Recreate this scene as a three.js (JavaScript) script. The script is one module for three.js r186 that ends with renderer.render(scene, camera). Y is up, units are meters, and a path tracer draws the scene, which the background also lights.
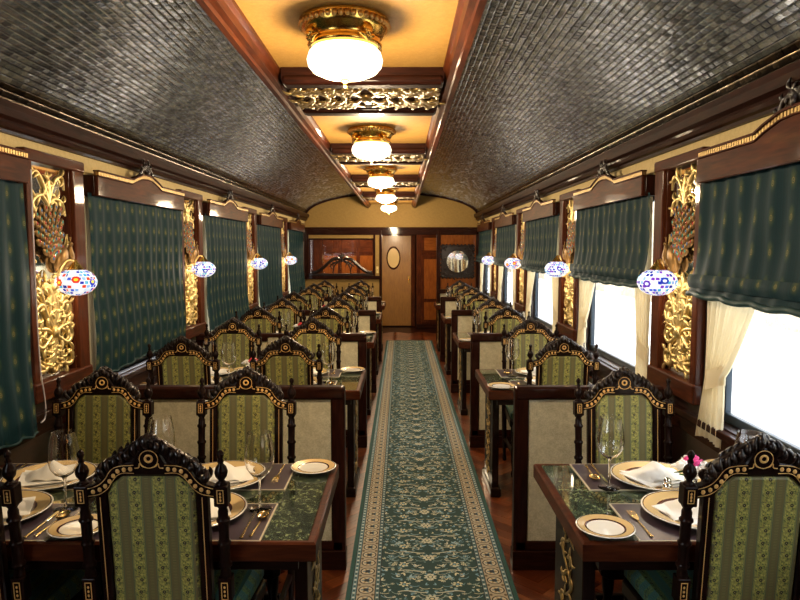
import * as THREE from 'three';
import { mergeGeometries, mergeVertices, toCreasedNormals } from 'three/addons/utils/BufferGeometryUtils.js';
import { RoundedBoxGeometry } from 'three/addons/geometries/RoundedBoxGeometry.js';

// ------------------------------------------------------------------ camera, sky, exposure
const scene = new THREE.Scene();
const camera = new THREE.PerspectiveCamera(49.55, 800 / 600, 0.05, 200);
camera.position.set(0, 1.65, 0);
camera.rotation.order = 'YXZ';
camera.rotation.set(-Math.atan(51 / 650), 1 / 650, 0);
scene.add(camera);
const renderer = new THREE.WebGLRenderer({ antialias: true });
renderer.toneMapping = THREE.LinearToneMapping;
renderer.toneMappingExposure = 1.15;
renderer.shadowMap.enabled = true;
const SKY = new THREE.Color(0.88, 0.95, 1.0).multiplyScalar(6.5);     // even, bright overcast sky
scene.background = SKY;
const CEILING_LAMP = { color: new THREE.Color(1.0, 0.78, 0.50), candela: 4.2, glow: 2.1 };
const WALL_LAMP = { color: new THREE.Color(1.0, 0.82, 0.60), candela: 0.35, glow: 0.72 };

// ------------------------------------------------------------------ helpers
const PI = Math.PI, V3 = (x, y, z) => new THREE.Vector3(x, y, z), V2 = (x, y) => new THREE.Vector2(x, y);
function rng(seed) { let s = seed >>> 0; return () => { s = (s + 0x6d2b79f5) | 0; let t = Math.imul(s ^ (s >>> 15), 1 | s); t = (t + Math.imul(t ^ (t >>> 7), 61 | t)) ^ t; return ((t ^ (t >>> 14)) >>> 0) / 4294967296; }; }
const used = new Map();
function numbered(name) { const n = used.get(name) ?? 0; used.set(name, n + 1); return n ? name + '_' + String(n).padStart(3, '0') : name; }
function shade(o) { o.castShadow = true; o.receiveShadow = true; return o; }
const JOINED = new Set(['inlay', 'bead_ring', 'dentil_strip', 'red_stones', 'blue_stones', 'teal_stones', 'leaf_carving', 'foliage_carving']);
function mesh(name, geo, mat, parent) { const m = shade(new THREE.Mesh(geo, mat)); m.name = name; if (JOINED.has(name)) m.userData.kind = 'stuff'; if (parent) parent.add(m); return m; }
function struct(name, geo, mat) { const m = mesh(name, geo, mat, scene); m.userData.kind = 'structure'; return m; }
function tag(o, label, category, group) { o.userData.label = label; o.userData.category = category; if (group) o.userData.group = group; return o; }
function thing(name, label, category, pos = [0, 0, 0], turn = 0, group) {
  const o = new THREE.Group(); o.name = numbered(name); o.position.set(...pos); o.rotation.y = turn; scene.add(o);
  return tag(o, label, category, group ?? GROUPS[name]);
}
const GROUPS = { dining_chair: 'carved dining chairs at the tables', dining_table: 'stone-topped dining tables', wine_glass: 'wine glasses on the tables', charger_plate: 'large plates on the tables', bread_plate: 'bread plates on the tables', napkin: 'folded napkins on the plates', placemat: 'placemats on the tables', fork: 'forks on the tables', knife: 'knives on the tables', spoon: 'spoons on the tables', salt_shaker: 'silver shakers on the tables', flower_vase: 'flower vases on the tables', ceiling_lamp: 'brass lamps along the ceiling', window_pelmet: 'pelmets over the windows', window_blind: 'fabric blinds at the windows', curtain: 'cream curtains at the windows', wall_lamp: 'mosaic lamps on the pillars', carved_pillar_panel: 'gilded pillar panels between the windows', booth_partition: 'partitions between the tables', ceiling_panel: 'gilt crosspieces of the ceiling', downlight: 'ceiling lights beyond the end wall' };
function dup(proto, label, pos, turn = 0, group = GROUPS[proto.name]) {
  const o = proto.clone(); o.name = numbered(proto.userData.base); delete o.userData.base; o.position.set(...pos); o.rotation.y = turn; scene.add(o);
  o.userData.label = label; if (group) o.userData.group = group; return o;
}
function proto(name, category) { const o = new THREE.Group(); o.name = name; o.userData = { category, base: name }; return o; }
const flat = (g) => { const n = g.index ? g.toNonIndexed() : g; for (const k of Object.keys(n.attributes)) if (!['position', 'normal', 'uv'].includes(k)) n.deleteAttribute(k); if (!n.attributes.uv) n.setAttribute('uv', new THREE.BufferAttribute(new Float32Array(n.attributes.position.count * 2), 2)); return n; };
const merge = (list) => mergeGeometries(list.filter(Boolean).map(flat), false);
function uvBox(g0, s = 1) {                      // box-projected uv in metres, grain (u) along the longest side
  const g = flat(g0), p = g.attributes.position, uv = g.attributes.uv; g.computeBoundingBox();
  const d = g.boundingBox.getSize(V3()).toArray(), a = V3(), b = V3(), c = V3(), n = V3();
  for (let i = 0; i < p.count; i += 3) {
    a.fromBufferAttribute(p, i); b.fromBufferAttribute(p, i + 1); c.fromBufferAttribute(p, i + 2);
    n.crossVectors(b.clone().sub(a), c.clone().sub(a)); const m = [Math.abs(n.x), Math.abs(n.y), Math.abs(n.z)];
    const k = m[0] >= m[1] && m[0] >= m[2] ? 0 : m[1] >= m[2] ? 1 : 2, ax = [0, 1, 2].filter((q) => q !== k).sort((q, r) => d[r] - d[q]);
    [a, b, c].forEach((v, j) => { const w = v.toArray(); uv.setXY(i + j, w[ax[0]] * s, w[ax[1]] * s); });
  }
  return g;
}
const at = (g, x = 0, y = 0, z = 0, rx = 0, ry = 0, rz = 0, sx = 1, sy = 1, sz = 1) => g.applyMatrix4(new THREE.Matrix4().compose(V3(x, y, z), new THREE.Quaternion().setFromEuler(new THREE.Euler(rx, ry, rz)), V3(sx, sy, sz)));
function box(x0, x1, y0, y1, z0, z1, r = 0) {
  const w = x1 - x0, h = y1 - y0, d = z1 - z0, g = r ? new RoundedBoxGeometry(w, h, d, 1, Math.min(r, w / 2.01, h / 2.01, d / 2.01)) : new THREE.BoxGeometry(w, h, d);
  return uvBox(g.translate((x0 + x1) / 2, (y0 + y1) / 2, (z0 + z1) / 2));
}
function ext(shape, depth, bevel = 0, curve = 6) {     // extruded shape centred on z = 0
  const g = new THREE.ExtrudeGeometry(shape, { depth: Math.max(depth - 2 * bevel, 0.0005), bevelEnabled: bevel > 0, bevelThickness: bevel, bevelSize: bevel, bevelOffset: -bevel, bevelSegments: 1, curveSegments: curve });
  return flat(g.translate(0, 0, -Math.max(depth - 2 * bevel, 0.0005) / 2));
}
const poly = (pts) => new THREE.Shape(pts.map(([x, y]) => V2(x, y)));
const lathe = (pts, n = 12) => flat(new THREE.LatheGeometry(pts.map(([r, y]) => V2(Math.max(r, 0.0001), y)), n));
const ball = (x, y, z, rx, ry = rx, rz = rx, n = 8) => flat(at(new THREE.SphereGeometry(1, n, Math.max(4, n * 0.7 | 0)), x, y, z, 0, 0, 0, rx, ry, rz));
// tapered, flattened tube lying along a planar curve (x, y) with relief towards +z: carved scrolls, stems and leaves
function scroll(pts, r0, r1, r2, { lift = 0.5, z = 0, n = 14, sides = 6, flatness = 0.9 } = {}) {
  const curve = new THREE.CatmullRomCurve3(pts.map(([x, y, q = 0]) => V3(x, y, q)), false, 'centripetal'), pos = [], idx = [];
  for (let i = 0; i <= n; i++) {
    const t = i / n, p = curve.getPoint(t), d = curve.getTangent(t), l = Math.hypot(d.x, d.y) || 1, nx = -d.y / l, ny = d.x / l;
    const r = Math.max(0.0006, t < 0.5 ? r0 + (r1 - r0) * Math.sin(t * PI) : r2 + (r1 - r2) * Math.sin(t * PI));
    for (let k = 0; k < sides; k++) { const a = (k / sides) * 2 * PI, c = Math.cos(a) * r, s = Math.sin(a) * r * flatness; pos.push(p.x + nx * c, p.y + ny * c, p.z + z + s + lift * r); }
  }
  for (let i = 0; i < n; i++) for (let k = 0; k < sides; k++) { const a = i * sides + k, b = i * sides + (k + 1) % sides; idx.push(a, b, a + sides, b, b + sides, a + sides); }
  for (let k = 1; k < sides - 1; k++) { idx.push(0, k + 1, k); idx.push(n * sides, n * sides + k, n * sides + k + 1); }
  const g = new THREE.BufferGeometry(); g.setAttribute('position', new THREE.Float32BufferAttribute(pos, 3)); g.setIndex(idx); g.computeVertexNormals(); return flat(g);
}
function leaf(x, y, ang, len, w, curl, z = 0) {         // one carved leaf: a tapered tube that bends by curl
  const pts = []; let a = ang, px = x, py = y; for (let i = 0; i < 5; i++) { pts.push([px, py, i === 0 || i === 4 ? 0 : w * 0.35]); px += Math.cos(a) * len / 4; py += Math.sin(a) * len / 4; a += curl / 4; }
  return scroll(pts, w * 0.45, w, w * 0.12, { n: 7, z, sides: 5 });
}
function acanthus(mains, rand, { r = 0.012, leaves = 4, len = 0.06, z = 0 } = {}) {     // scrolls that throw leaves to both sides
  const out = [];
  for (const m of mains) {
    out.push(scroll(m, r * 0.7, r, r * 0.35, { z, n: 16 }));
    const c = new THREE.CatmullRomCurve3(m.map(([x, y]) => V3(x, y, 0)), false, 'centripetal');
    for (let i = 0; i < leaves; i++) {
      const t = 0.15 + 0.75 * (i + 0.5 * rand()) / leaves, p = c.getPoint(t), d = c.getTangent(t), a = Math.atan2(d.y, d.x), s = i % 2 ? 1 : -1;
      out.push(leaf(p.x, p.y, a + s * (0.5 + 0.4 * rand()), len * (0.7 + 0.5 * rand()), r * 0.75, s * (0.9 + 0.8 * rand()), z + r * 0.2));
    }
  }
  return out;
}
const mirrorX = (curves) => curves.concat(curves.map((c) => c.map(([x, y, q]) => [-x, y, q ?? 0])));
function sheet(nu, nv, f) {                             // parametric cloth, f(u, v) -> [x, y, z, U, V]
  const pos = [], uv = [], idx = [];
  for (let j = 0; j <= nv; j++) for (let i = 0; i <= nu; i++) { const q = f(i / nu, j / nv); pos.push(q[0], q[1], q[2]); uv.push(q[3], q[4]); }
  for (let j = 0; j < nv; j++) for (let i = 0; i < nu; i++) { const a = j * (nu + 1) + i; idx.push(a, a + 1, a + nu + 1, a + 1, a + nu + 2, a + nu + 1); }
  const g = new THREE.BufferGeometry(); g.setAttribute('position', new THREE.Float32BufferAttribute(pos, 3)); g.setAttribute('uv', new THREE.Float32BufferAttribute(uv, 2)); g.setIndex(idx); g.computeVertexNormals(); return g;
}

// ------------------------------------------------------------------ textures
function canvasTex(w, h, draw, repeat = [1, 1], srgb = true) {
  const c = document.createElement('canvas'); c.width = w; c.height = h; draw(c.getContext('2d'), w, h);
  const t = new THREE.CanvasTexture(c); t.wrapS = t.wrapT = THREE.RepeatWrapping; t.repeat.set(...repeat); if (srgb) t.colorSpace = THREE.SRGBColorSpace; return t;
}
function noiseGrid(seed, w, h) { const r = rng(seed), a = new Float32Array(w * h); for (let i = 0; i < a.length; i++) a[i] = r(); return (x, y) => { const xi = Math.floor(x), yi = Math.floor(y), fx = x - xi, fy = y - yi, s = fx * fx * (3 - 2 * fx), t = fy * fy * (3 - 2 * fy), q = (i, j) => a[((j % h + h) % h) * w + (i % w + w) % w]; return (q(xi, yi) * (1 - s) + q(xi + 1, yi) * s) * (1 - t) + (q(xi, yi + 1) * (1 - s) + q(xi + 1, yi + 1) * s) * t; }; }
function dataTex(n, m, f, repeat, srgb = true) {
  const d = new Uint8Array(n * m * 4); for (let y = 0; y < m; y++) for (let x = 0; x < n; x++) { const c = f(x / n, y / m), o = (y * n + x) * 4; d[o] = c[0]; d[o + 1] = c[1]; d[o + 2] = c[2]; d[o + 3] = 255; }
  const t = new THREE.DataTexture(d, n, m); t.magFilter = THREE.LinearFilter; t.minFilter = THREE.LinearMipmapLinearFilter; t.wrapS = t.wrapT = THREE.RepeatWrapping; t.repeat.set(...repeat); if (srgb) t.colorSpace = THREE.SRGBColorSpace; t.needsUpdate = true; return t;
}
const lerp = (a, b, t) => a + (b - a) * t, mix3 = (a, b, t) => [lerp(a[0], b[0], t), lerp(a[1], b[1], t), lerp(a[2], b[2], t)];
function wood(dark, light, seed) {
  const n1 = noiseGrid(seed, 8, 64), n2 = noiseGrid(seed + 1, 16, 128), n3 = noiseGrid(seed + 2, 4, 8);
  return dataTex(512, 512, (u, v) => { const g = 0.5 * n1(u * 8, v * 64) + 0.3 * n2(u * 16, v * 128) + 0.35 * n3(u * 4, v * 8) - 0.1; return mix3(dark, light, Math.min(1, Math.max(0, g))); }, [1.6, 1.6]);
}
function mottle(a, b, seed, f = 64, rep = [4, 4]) {
  const n1 = noiseGrid(seed, f, f), n2 = noiseGrid(seed + 1, f / 4, f / 4), n3 = noiseGrid(seed + 3, f * 4, f * 4);
  return dataTex(512, 512, (u, v) => mix3(a, b, Math.min(1, Math.max(0, 0.45 * n1(u * f, v * f) + 0.35 * n2(u * f / 4, v * f / 4) + 0.3 * n3(u * f * 4, v * f * 4) - 0.05))), rep);
}
const marbleTex = (() => {
  const a = noiseGrid(41, 8, 8), b = noiseGrid(42, 24, 24), c = noiseGrid(43, 64, 64), e = noiseGrid(44, 160, 160);
  return dataTex(512, 512, (u, v) => { const w = a(u * 8, v * 8), x = u + 0.06 * w, y = v + 0.06 * b(u * 24, v * 24); const q = 0.4 * b(x * 24, y * 24) + 0.35 * c(x * 64, y * 64) + 0.25 * e(x * 160, y * 160); const t = Math.min(1, Math.max(0, (q - 0.3) * 2.4)); return t < 0.6 ? mix3([24, 34, 27], [56, 68, 50], t / 0.6) : mix3([56, 68, 50], [122, 128, 94], (t - 0.6) / 0.4); }, [2.2, 2.2]);
})();
function fabric(base, band, vine, flower, light, edge, seed) {          // one stripe pair, 7 cm wide, 8 cm high
  return canvasTex(256, 292, (g, w, h) => {
    const r = rng(seed); g.fillStyle = base; g.fillRect(0, 0, w, h);
    g.fillStyle = band; g.fillRect(w * 0.06, 0, w * 0.54, h);
    g.fillStyle = vine; g.globalAlpha = 0.55; g.fillRect(w * 0.02, 0, 5, h); g.fillRect(w * 0.62, 0, 5, h); g.globalAlpha = 1;
    for (let i = 0; i < 150; i++) { g.fillStyle = [vine, base, light, vine, light][i % 5]; g.globalAlpha = 0.65; const x = w * (0.08 + 0.5 * r()), y = h * r(); g.beginPath(); g.ellipse(x, y, 5 + 9 * r(), 3 + 5 * r(), r() * 3, 0, 7); g.fill(); }
    g.globalAlpha = 0.8; for (const x of [0.03, 0.09, 0.57, 0.63]) { g.fillStyle = edge; g.fillRect(w * x - 3, 0, 6, h); }
    g.globalAlpha = 0.35; for (let y = 0; y < h; y += 9) { g.fillStyle = y % 2 ? light : vine; g.fillRect(w * 0.74, y, w * 0.16, 4); }
    g.globalAlpha = 1;
    [[0.30, 0.25], [0.37, 0.75]].forEach(([fx, fy]) => { for (let k = 0; k < 7; k++) { const a = k / 7 * 2 * PI; g.fillStyle = flower; g.beginPath(); g.ellipse(w * fx + 10 * Math.cos(a), h * fy + 10 * Math.sin(a), 10, 9, a, 0, 7); g.fill(); } g.fillStyle = light; g.beginPath(); g.arc(w * fx, h * fy, 5, 0, 7); g.fill(); g.strokeStyle = flower; g.lineWidth = 4; g.beginPath(); g.moveTo(w * fx, h * fy + 14); g.quadraticCurveTo(w * (fx + 0.12), h * (fy + 0.12), w * (fx - 0.05), h * (fy + 0.22)); g.stroke(); });
    for (let i = 0; i < 3000; i++) { g.globalAlpha = 0.10; g.fillStyle = r() > 0.5 ? '#000' : '#fff'; g.fillRect(r() * w, r() * h, 1, 3); }
  }, [1 / 0.07, 1 / 0.08]);
}
const eyeTex = canvasTex(256, 280, (g, w, h) => {           // peacock-eye motif, 11 x 12 cm
  g.fillStyle = '#07262d'; g.fillRect(0, 0, w, h); const r = rng(5);
  for (let i = 0; i < 90; i++) { g.globalAlpha = 0.10; g.fillStyle = i % 2 ? '#05222a' : '#124a50'; g.fillRect(r() * w, 0, 2 + 5 * r(), h); }
  g.globalAlpha = 1; const cx = w / 2, cy = h * 0.45;
  for (let k = 9; k > 0; k--) { g.globalAlpha = 0.08; g.fillStyle = '#5c5430'; g.beginPath(); g.ellipse(cx, cy + 14, 6 + k * 5, 14 + k * 9, 0, 0, 7); g.fill(); }
  g.globalAlpha = 0.3; g.strokeStyle = '#6a5c34'; g.lineWidth = 1.5; for (let k = -8; k <= 8; k++) { g.beginPath(); g.moveTo(cx, cy + 30); g.lineTo(cx + k * 6, cy - 50 + k * k * 0.8); g.stroke(); g.beginPath(); g.moveTo(cx + k, cy + 30); g.lineTo(cx + k * 5, cy + 95 - Math.abs(k) * 5); g.stroke(); }
  g.globalAlpha = 1; g.fillStyle = '#746a42'; g.beginPath(); g.ellipse(cx, cy, 17, 25, 0, 0, 7); g.fill();
  g.fillStyle = '#2a4030'; g.beginPath(); g.ellipse(cx, cy, 12, 18, 0, 0, 7); g.fill(); g.fillStyle = '#86794c'; g.beginPath(); g.ellipse(cx, cy + 2, 6, 9, 0, 0, 7); g.fill(); g.fillStyle = '#0a2a30'; g.beginPath(); g.ellipse(cx, cy + 3, 3, 5, 0, 0, 7); g.fill();
}, [1 / 0.11, 1 / 0.12]);
const carpetTex = canvasTex(1024, 2048, (g, w, h) => {      // 0.81 m across, 1.62 m along
  const s = w / 0.81, r = rng(77);
  g.fillStyle = '#1b3836'; g.fillRect(0, 0, w, h);
  for (let i = 0; i < 9000; i++) { g.globalAlpha = 0.22; g.fillStyle = ['#0a1f1e', '#1f4a46', '#23404a'][i % 3]; g.fillRect(r() * w, r() * h, 5, 4); }
  g.globalAlpha = 1;
  const cream = ['#b8b4a0', '#9a9a8c', '#8aa8b4', '#6c90a2', '#c4bc9c', '#7a8e88', '#557884'];
  const petal = (x, y, a, l, b, c) => { g.fillStyle = c; g.beginPath(); g.ellipse(x + Math.cos(a) * l / 2, y + Math.sin(a) * l / 2, l / 2, b / 2, a, 0, 7); g.fill(); };
  const rosette = (x, y, rad, n, c, c2) => { for (let k = 0; k < n; k++) petal(x, y, k / n * 2 * PI + 0.3, rad, rad * 0.45, c); g.fillStyle = '#14302c'; g.beginPath(); g.arc(x, y, rad * 0.42, 0, 7); g.fill(); g.fillStyle = c2; g.beginPath(); g.arc(x, y, rad * 0.27, 0, 7); g.fill(); };
  const half = 0.245 * s, cx = w / 2, rows = 8, P = h / rows;
  for (let m = -1; m < rows + 1; m++) {
    const q = rng(300 + ((m + rows) % rows) % 4), y0 = m * P;
    const items = [];
    for (let k = 0; k < 58; k++) items.push([q() * half, y0 + q() * P, q() * 6.28, 0.012 + 0.019 * q(), cream[q() * 7 | 0], q()]);
    for (const sd of [-1, 1]) for (const [dx, y, a, l, c, kind] of items) {
      const x = cx + sd * dx; if (kind < 0.3) rosette(x, y, l * s * 0.55, 6, c, cream[4]);
      else if (kind < 0.75) { petal(x, y, sd > 0 ? a : PI - a, l * s, l * s * 0.34, c); petal(x, y, sd > 0 ? a + 1 : PI - a - 1, l * s * 0.7, l * s * 0.26, c); }
      else { g.strokeStyle = c; g.lineWidth = 5; g.beginPath(); g.moveTo(x, y); g.quadraticCurveTo(x + sd * 0.03 * s, y - 0.02 * s, x + sd * 0.05 * s, y + 0.012 * s); g.stroke(); }
    }
    rosette(cx, y0 + P * 0.5, 0.034 * s, 8, cream[0], cream[4]); rosette(cx + 0.13 * s, y0 + P * 0.15, 0.027 * s, 6, cream[4], cream[3]); rosette(cx - 0.13 * s, y0 + P * 0.15, 0.027 * s, 6, cream[4], cream[3]);
    for (const sd of [-1, 1]) { g.strokeStyle = cream[0]; g.lineWidth = 9; g.beginPath(); g.moveTo(cx + sd * 0.02 * s, y0 + P * 0.78); g.bezierCurveTo(cx + sd * 0.06 * s, y0 + P * 0.7, cx + sd * 0.10 * s, y0 + P * 0.95, cx + sd * 0.16 * s, y0 + P * 0.8); g.stroke(); }
  }
  for (const sd of [-1, 1]) {
    const X = (d) => sd < 0 ? d * s : w - d * s, band = (a, b, c) => { g.fillStyle = c; g.fillRect(Math.min(X(a), X(b)), 0, Math.abs(X(a) - X(b)), h); };
    band(0, 0.024, '#1d4440'); band(0.024, 0.048, '#5f7c82'); band(0.048, 0.136, '#9c907c'); band(0.136, 0.158, '#4f6b70');
    for (const d of [0.024, 0.048, 0.136, 0.158]) band(d - 0.002, d + 0.002, '#161c1c');
    const n1 = 80; for (let i = 0; i < n1; i++) { for (const d of [0.036, 0.147]) { g.fillStyle = i % 2 ? '#c0c4bc' : '#1e3438'; g.beginPath(); g.ellipse(X(d), (i + 0.5) * h / n1, 8, 7, 0, 0, 7); g.fill(); } }
    const n2 = 18; for (let i = 0; i < n2; i++) {
      const y = (i + 0.5) * h / n2, x = X(0.092); g.strokeStyle = '#2c2a22'; g.lineWidth = 7; g.beginPath(); g.ellipse(x, y, 0.034 * s, 0.033 * s, 0, 0, 7); g.stroke();
      g.fillStyle = '#b6aa92'; g.beginPath(); g.ellipse(x, y, 0.030 * s, 0.029 * s, 0, 0, 7); g.fill(); for (let k = 0; k < 6; k++) petal(x, y, k * PI / 3, 0.026 * s, 0.012 * s, k % 2 ? '#5a6f74' : '#84704c');
      g.fillStyle = '#1b2630'; g.beginPath(); g.arc(x, y, 0.013 * s, 0, 7); g.fill(); g.fillStyle = '#5b4c34'; for (const e of [-1, 1]) { g.beginPath(); g.ellipse(x + e * 0.034 * s, y + h / n2 / 2, 9, 12, 0, 0, 7); g.fill(); }
    }
  }
  for (let i = 0; i < 60000; i++) { g.globalAlpha = 0.12; g.fillStyle = r() > 0.5 ? '#000' : '#8a9a90'; g.fillRect(r() * w, r() * h, 3, 2); }
}, [1 / 0.81, 1 / 1.62]);
function mosaic(seed) {                                     // stained-glass chips of a globe
  return canvasTex(512, 256, (g, w, h) => {
    const r = rng(seed); g.fillStyle = '#f4f8ff'; g.fillRect(0, 0, w, h); const cols = ['#ffffff', '#2436b0', '#8ab4f0', '#ffffff', '#1c2c9c', '#4a66d8', '#c6e0ff', '#ffffff', '#4aa8d0', seed % 3 !== 2 ? '#7a3fc0' : '#d8402c'];
    const nx = 26, ny = 11; for (let y = 0; y < ny; y++) for (let x = 0; x < nx; x++) { g.fillStyle = cols[(r() * cols.length) | 0]; const a = w / nx, b = h / ny, px = x * a + (y % 2) * a / 2, py = y * b; g.beginPath(); g.moveTo(px + 1 + 3 * r(), py + 1 + 3 * r()); g.lineTo(px + a - 1 - 2 * r(), py + 1 + 3 * r()); g.lineTo(px + a - 1 - 2 * r(), py + b - 2 - 2 * r()); g.lineTo(px + 1 + 2 * r(), py + b - 2 - 2 * r()); g.fill(); }
    for (let i = 0; i < 7; i++) { const x = (i + 0.5) * w / 7, y = h * (0.5 + 0.22 * (r() - 0.5)), c = seed % 3 !== 2 ? ['#2337b0', '#3f9fd0', '#5a34b0'][i % 3] : i % 3 === 0 ? '#d63a2a' : i % 3 === 1 ? '#2337b0' : '#e0552e'; for (let k = 0; k < 6; k++) { const a = k * PI / 3; g.fillStyle = c; g.beginPath(); g.ellipse(x + 11 * Math.cos(a), y + 15 * Math.sin(a), 7, 9, a, 0, 7); g.fill(); } g.fillStyle = seed % 3 !== 2 ? '#e8f4ff' : '#f7d53c'; g.beginPath(); g.arc(x, y, 9, 0, 7); g.fill(); }
  });
}

// ------------------------------------------------------------------ materials
const std = (o) => new THREE.MeshStandardMaterial(o), phy = (o) => new THREE.MeshPhysicalMaterial(o);
const woodDark = wood([26, 10, 6], [58, 26, 15], 11), woodMid = wood([46, 19, 9], [92, 44, 21], 21), woodOrange = wood([98, 52, 20], [146, 84, 36], 31), woodDoor = wood([134, 90, 30], [166, 116, 46], 36), woodFloor = wood([80, 41, 20], [146, 84, 46], 51), woodEbony = wood([17, 8, 6], [36, 17, 11], 61);
const M = {
  mahogany: phy({ map: woodDark, roughness: 0.5, specularIntensity: 0.08, clearcoat: 0.24, clearcoatRoughness: 0.05 }),
  mahoganyMid: phy({ map: woodMid, roughness: 0.5, specularIntensity: 0.08, clearcoat: 0.24, clearcoatRoughness: 0.05 }),
  orange: phy({ map: woodOrange, roughness: 0.5, specularIntensity: 0.08, clearcoat: 0.24, clearcoatRoughness: 0.05 }),
  doorWood: phy({ map: woodDoor, roughness: 0.4, clearcoat: 0.3, clearcoatRoughness: 0.2 }),
  ebony: phy({ map: woodEbony, roughness: 0.5, specularIntensity: 0.08, clearcoat: 0.24, clearcoatRoughness: 0.05 }),
  cornice: phy({ map: woodDark, roughness: 0.5, specularIntensity: 0.08, clearcoat: 0.2, clearcoatRoughness: 0.04 }),
  carvedEbony: phy({ color: 0x1c0e09, roughness: 0.4, specularIntensity: 0.4, clearcoat: 0.5, clearcoatRoughness: 0.1 }),
  inlay: std({ color: 0xe6b468, roughness: 0.4 }),
  bone: std({ color: 0xa07c46, roughness: 0.45 }),
  gilt: std({ color: 0xecd08c, metalness: 0.85, roughness: 0.3 }),
  giltDim: std({ color: 0xa88c58, metalness: 0.9, roughness: 0.38 }),
  peacock: std({ color: 0x7e6038, metalness: 0.8, roughness: 0.4 }),
  gemRed: phy({ color: 0xa02018, roughness: 0.2, clearcoat: 1 }), gemBlue: phy({ color: 0x1f5c9a, roughness: 0.2, clearcoat: 1 }), gemTeal: phy({ color: 0x2a8f86, roughness: 0.2, clearcoat: 1 }),
  brass: std({ color: 0xe6b75a, metalness: 1, roughness: 0.22 }), brassBead: std({ color: 0xcfa566, metalness: 1, roughness: 0.3 }),
  silver: std({ color: 0xe8e4da, metalness: 1, roughness: 0.16 }), steelGilt: std({ color: 0xe2c486, metalness: 1, roughness: 0.2 }),
  mirror: std({ color: 0xd6d6d2, metalness: 1, roughness: 0.04 }),
  frieze: std({ map: mottle([176, 152, 100], [204, 182, 130], 71), roughness: 0.8 }),
  tympanum: std({ map: mottle([132, 104, 50], [160, 128, 68], 73), roughness: 0.75 }),
  panelCloth: std({ map: mottle([176, 166, 134], [226, 216, 186], 75, 64, [3, 3]), roughness: 0.85 }),
  soffit: std({ map: mottle([158, 116, 52], [186, 144, 74], 79, 128, [2, 2]), roughness: 0.6 }),
  cove: std({ color: 0x1a1410, roughness: 0.7 }),
  wallPaint: phy({ map: woodDark, roughness: 0.4, clearcoat: 0.4 }),
  outerShell: std({ color: 0x3a2a24, roughness: 0.8 }),
  windowMetal: std({ color: 0x3a4450, metalness: 0.6, roughness: 0.4 }),
  pane: phy({ color: 0xffffff, transmission: 1, thickness: 0, roughness: 0.0, ior: 1.45 }),
  crystal: phy({ color: 0xffffff, transmission: 1, thickness: 0.002, roughness: 0.0, ior: 1.5 }),
  blind: phy({ map: eyeTex, roughness: 0.75, specularIntensity: 0.35, side: THREE.DoubleSide }),
  blindHem: std({ color: 0x0b3438, roughness: 0.65 }),
  curtain: phy({ color: 0xe4d8b8, roughness: 0.9, transmission: 0.35, thickness: 0, side: THREE.DoubleSide }),
  cloth: std({ color: 0xece8e0, roughness: 0.85 }),
  porcelain: phy({ color: 0xf2eee4, roughness: 0.15, clearcoat: 1, clearcoatRoughness: 0.05 }),
  rimGold: phy({ color: 0xdcbc82, roughness: 0.25, metalness: 0.1, clearcoat: 0.6 }), rimMaroon: phy({ color: 0x4a120e, roughness: 0.25, clearcoat: 0.6 }),
  marble: phy({ map: marbleTex, roughness: 0.12, clearcoat: 1, clearcoatRoughness: 0.03 }),
  mat: phy({ map: mottle([44, 32, 42], [66, 50, 62], 83), roughness: 0.35, clearcoat: 0.5, clearcoatRoughness: 0.2 }), matEdge: std({ color: 0xb8aa92, roughness: 0.5 }),
  fabricGreen: phy({ map: fabric('#6a5f3a', '#9a9348', '#46562a', '#221e1a', '#c4b865', '#4f6650', 1), roughness: 0.5, sheen: 1, sheenColor: new THREE.Color(0.34, 0.46, 0.38), sheenRoughness: 0.35 }),
  fabricTeal: phy({ map: fabric('#3f6a62', '#5c7440', '#1f4640', '#1c2a20', '#86945a', '#2f7a78', 2), roughness: 0.7, sheen: 0.6, sheenColor: new THREE.Color(0.2, 0.4, 0.38), sheenRoughness: 0.4 }),
  seatSide: std({ color: 0x3b6a6a, roughness: 0.7 }),
  carpet: std({ map: carpetTex, roughness: 0.95 }),
  opal: std({ color: 0xfff3dc, emissive: new THREE.Color(1.0, 0.90, 0.70), emissiveIntensity: CEILING_LAMP.glow, roughness: 0.3 }),
  petalPink: std({ color: 0xd83a86, roughness: 0.7 }), petalRed: std({ color: 0xb81c28, roughness: 0.7 }), petalWhite: std({ color: 0xf4f0ea, roughness: 0.7 }), leafGreen: std({ color: 0x3f6a2c, roughness: 0.7 }),
  stone: std({ map: mottle([128, 112, 92], [196, 182, 158], 91, 64, [0.5, 0.5]), roughness: 0.95 }), concrete: std({ map: mottle([214, 212, 206], [236, 234, 228], 93, 64, [0.4, 0.4]), roughness: 0.95 }),
  cord: std({ color: 0xc8bfc4, roughness: 0.6 }), switchPlate: std({ color: 0xd8c080, roughness: 0.4 }),
};
const mosaicMats = [101, 102, 103].map((s) => { const t = mosaic(s); return std({ map: t, emissive: 0xffffff, emissiveMap: t, emissiveIntensity: WALL_LAMP.glow, roughness: 0.2 }); });

// ------------------------------------------------------------------ plan of the carriage
const XL = -1.71, XR = 1.375, XC = (XL + XR) / 2, ZF = 1.2, ZE = -11.6, PITCH = 2.045;
const pillarZ = [0, 1, 2, 3].map((k) => -3.155 - PITCH * k), windowZ = [0, 1, 2, 3, 4].map((k) => -2.17 - PITCH * k);
const SILL = 0.89, HEAD = 1.96, HALF = 0.70, SPRING = 2.24;
const ORD = ['first', 'second', 'third', 'fourth', 'fifth'];
const SIDE = { L: 'closed-blind side', R: 'bright window side' };

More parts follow.
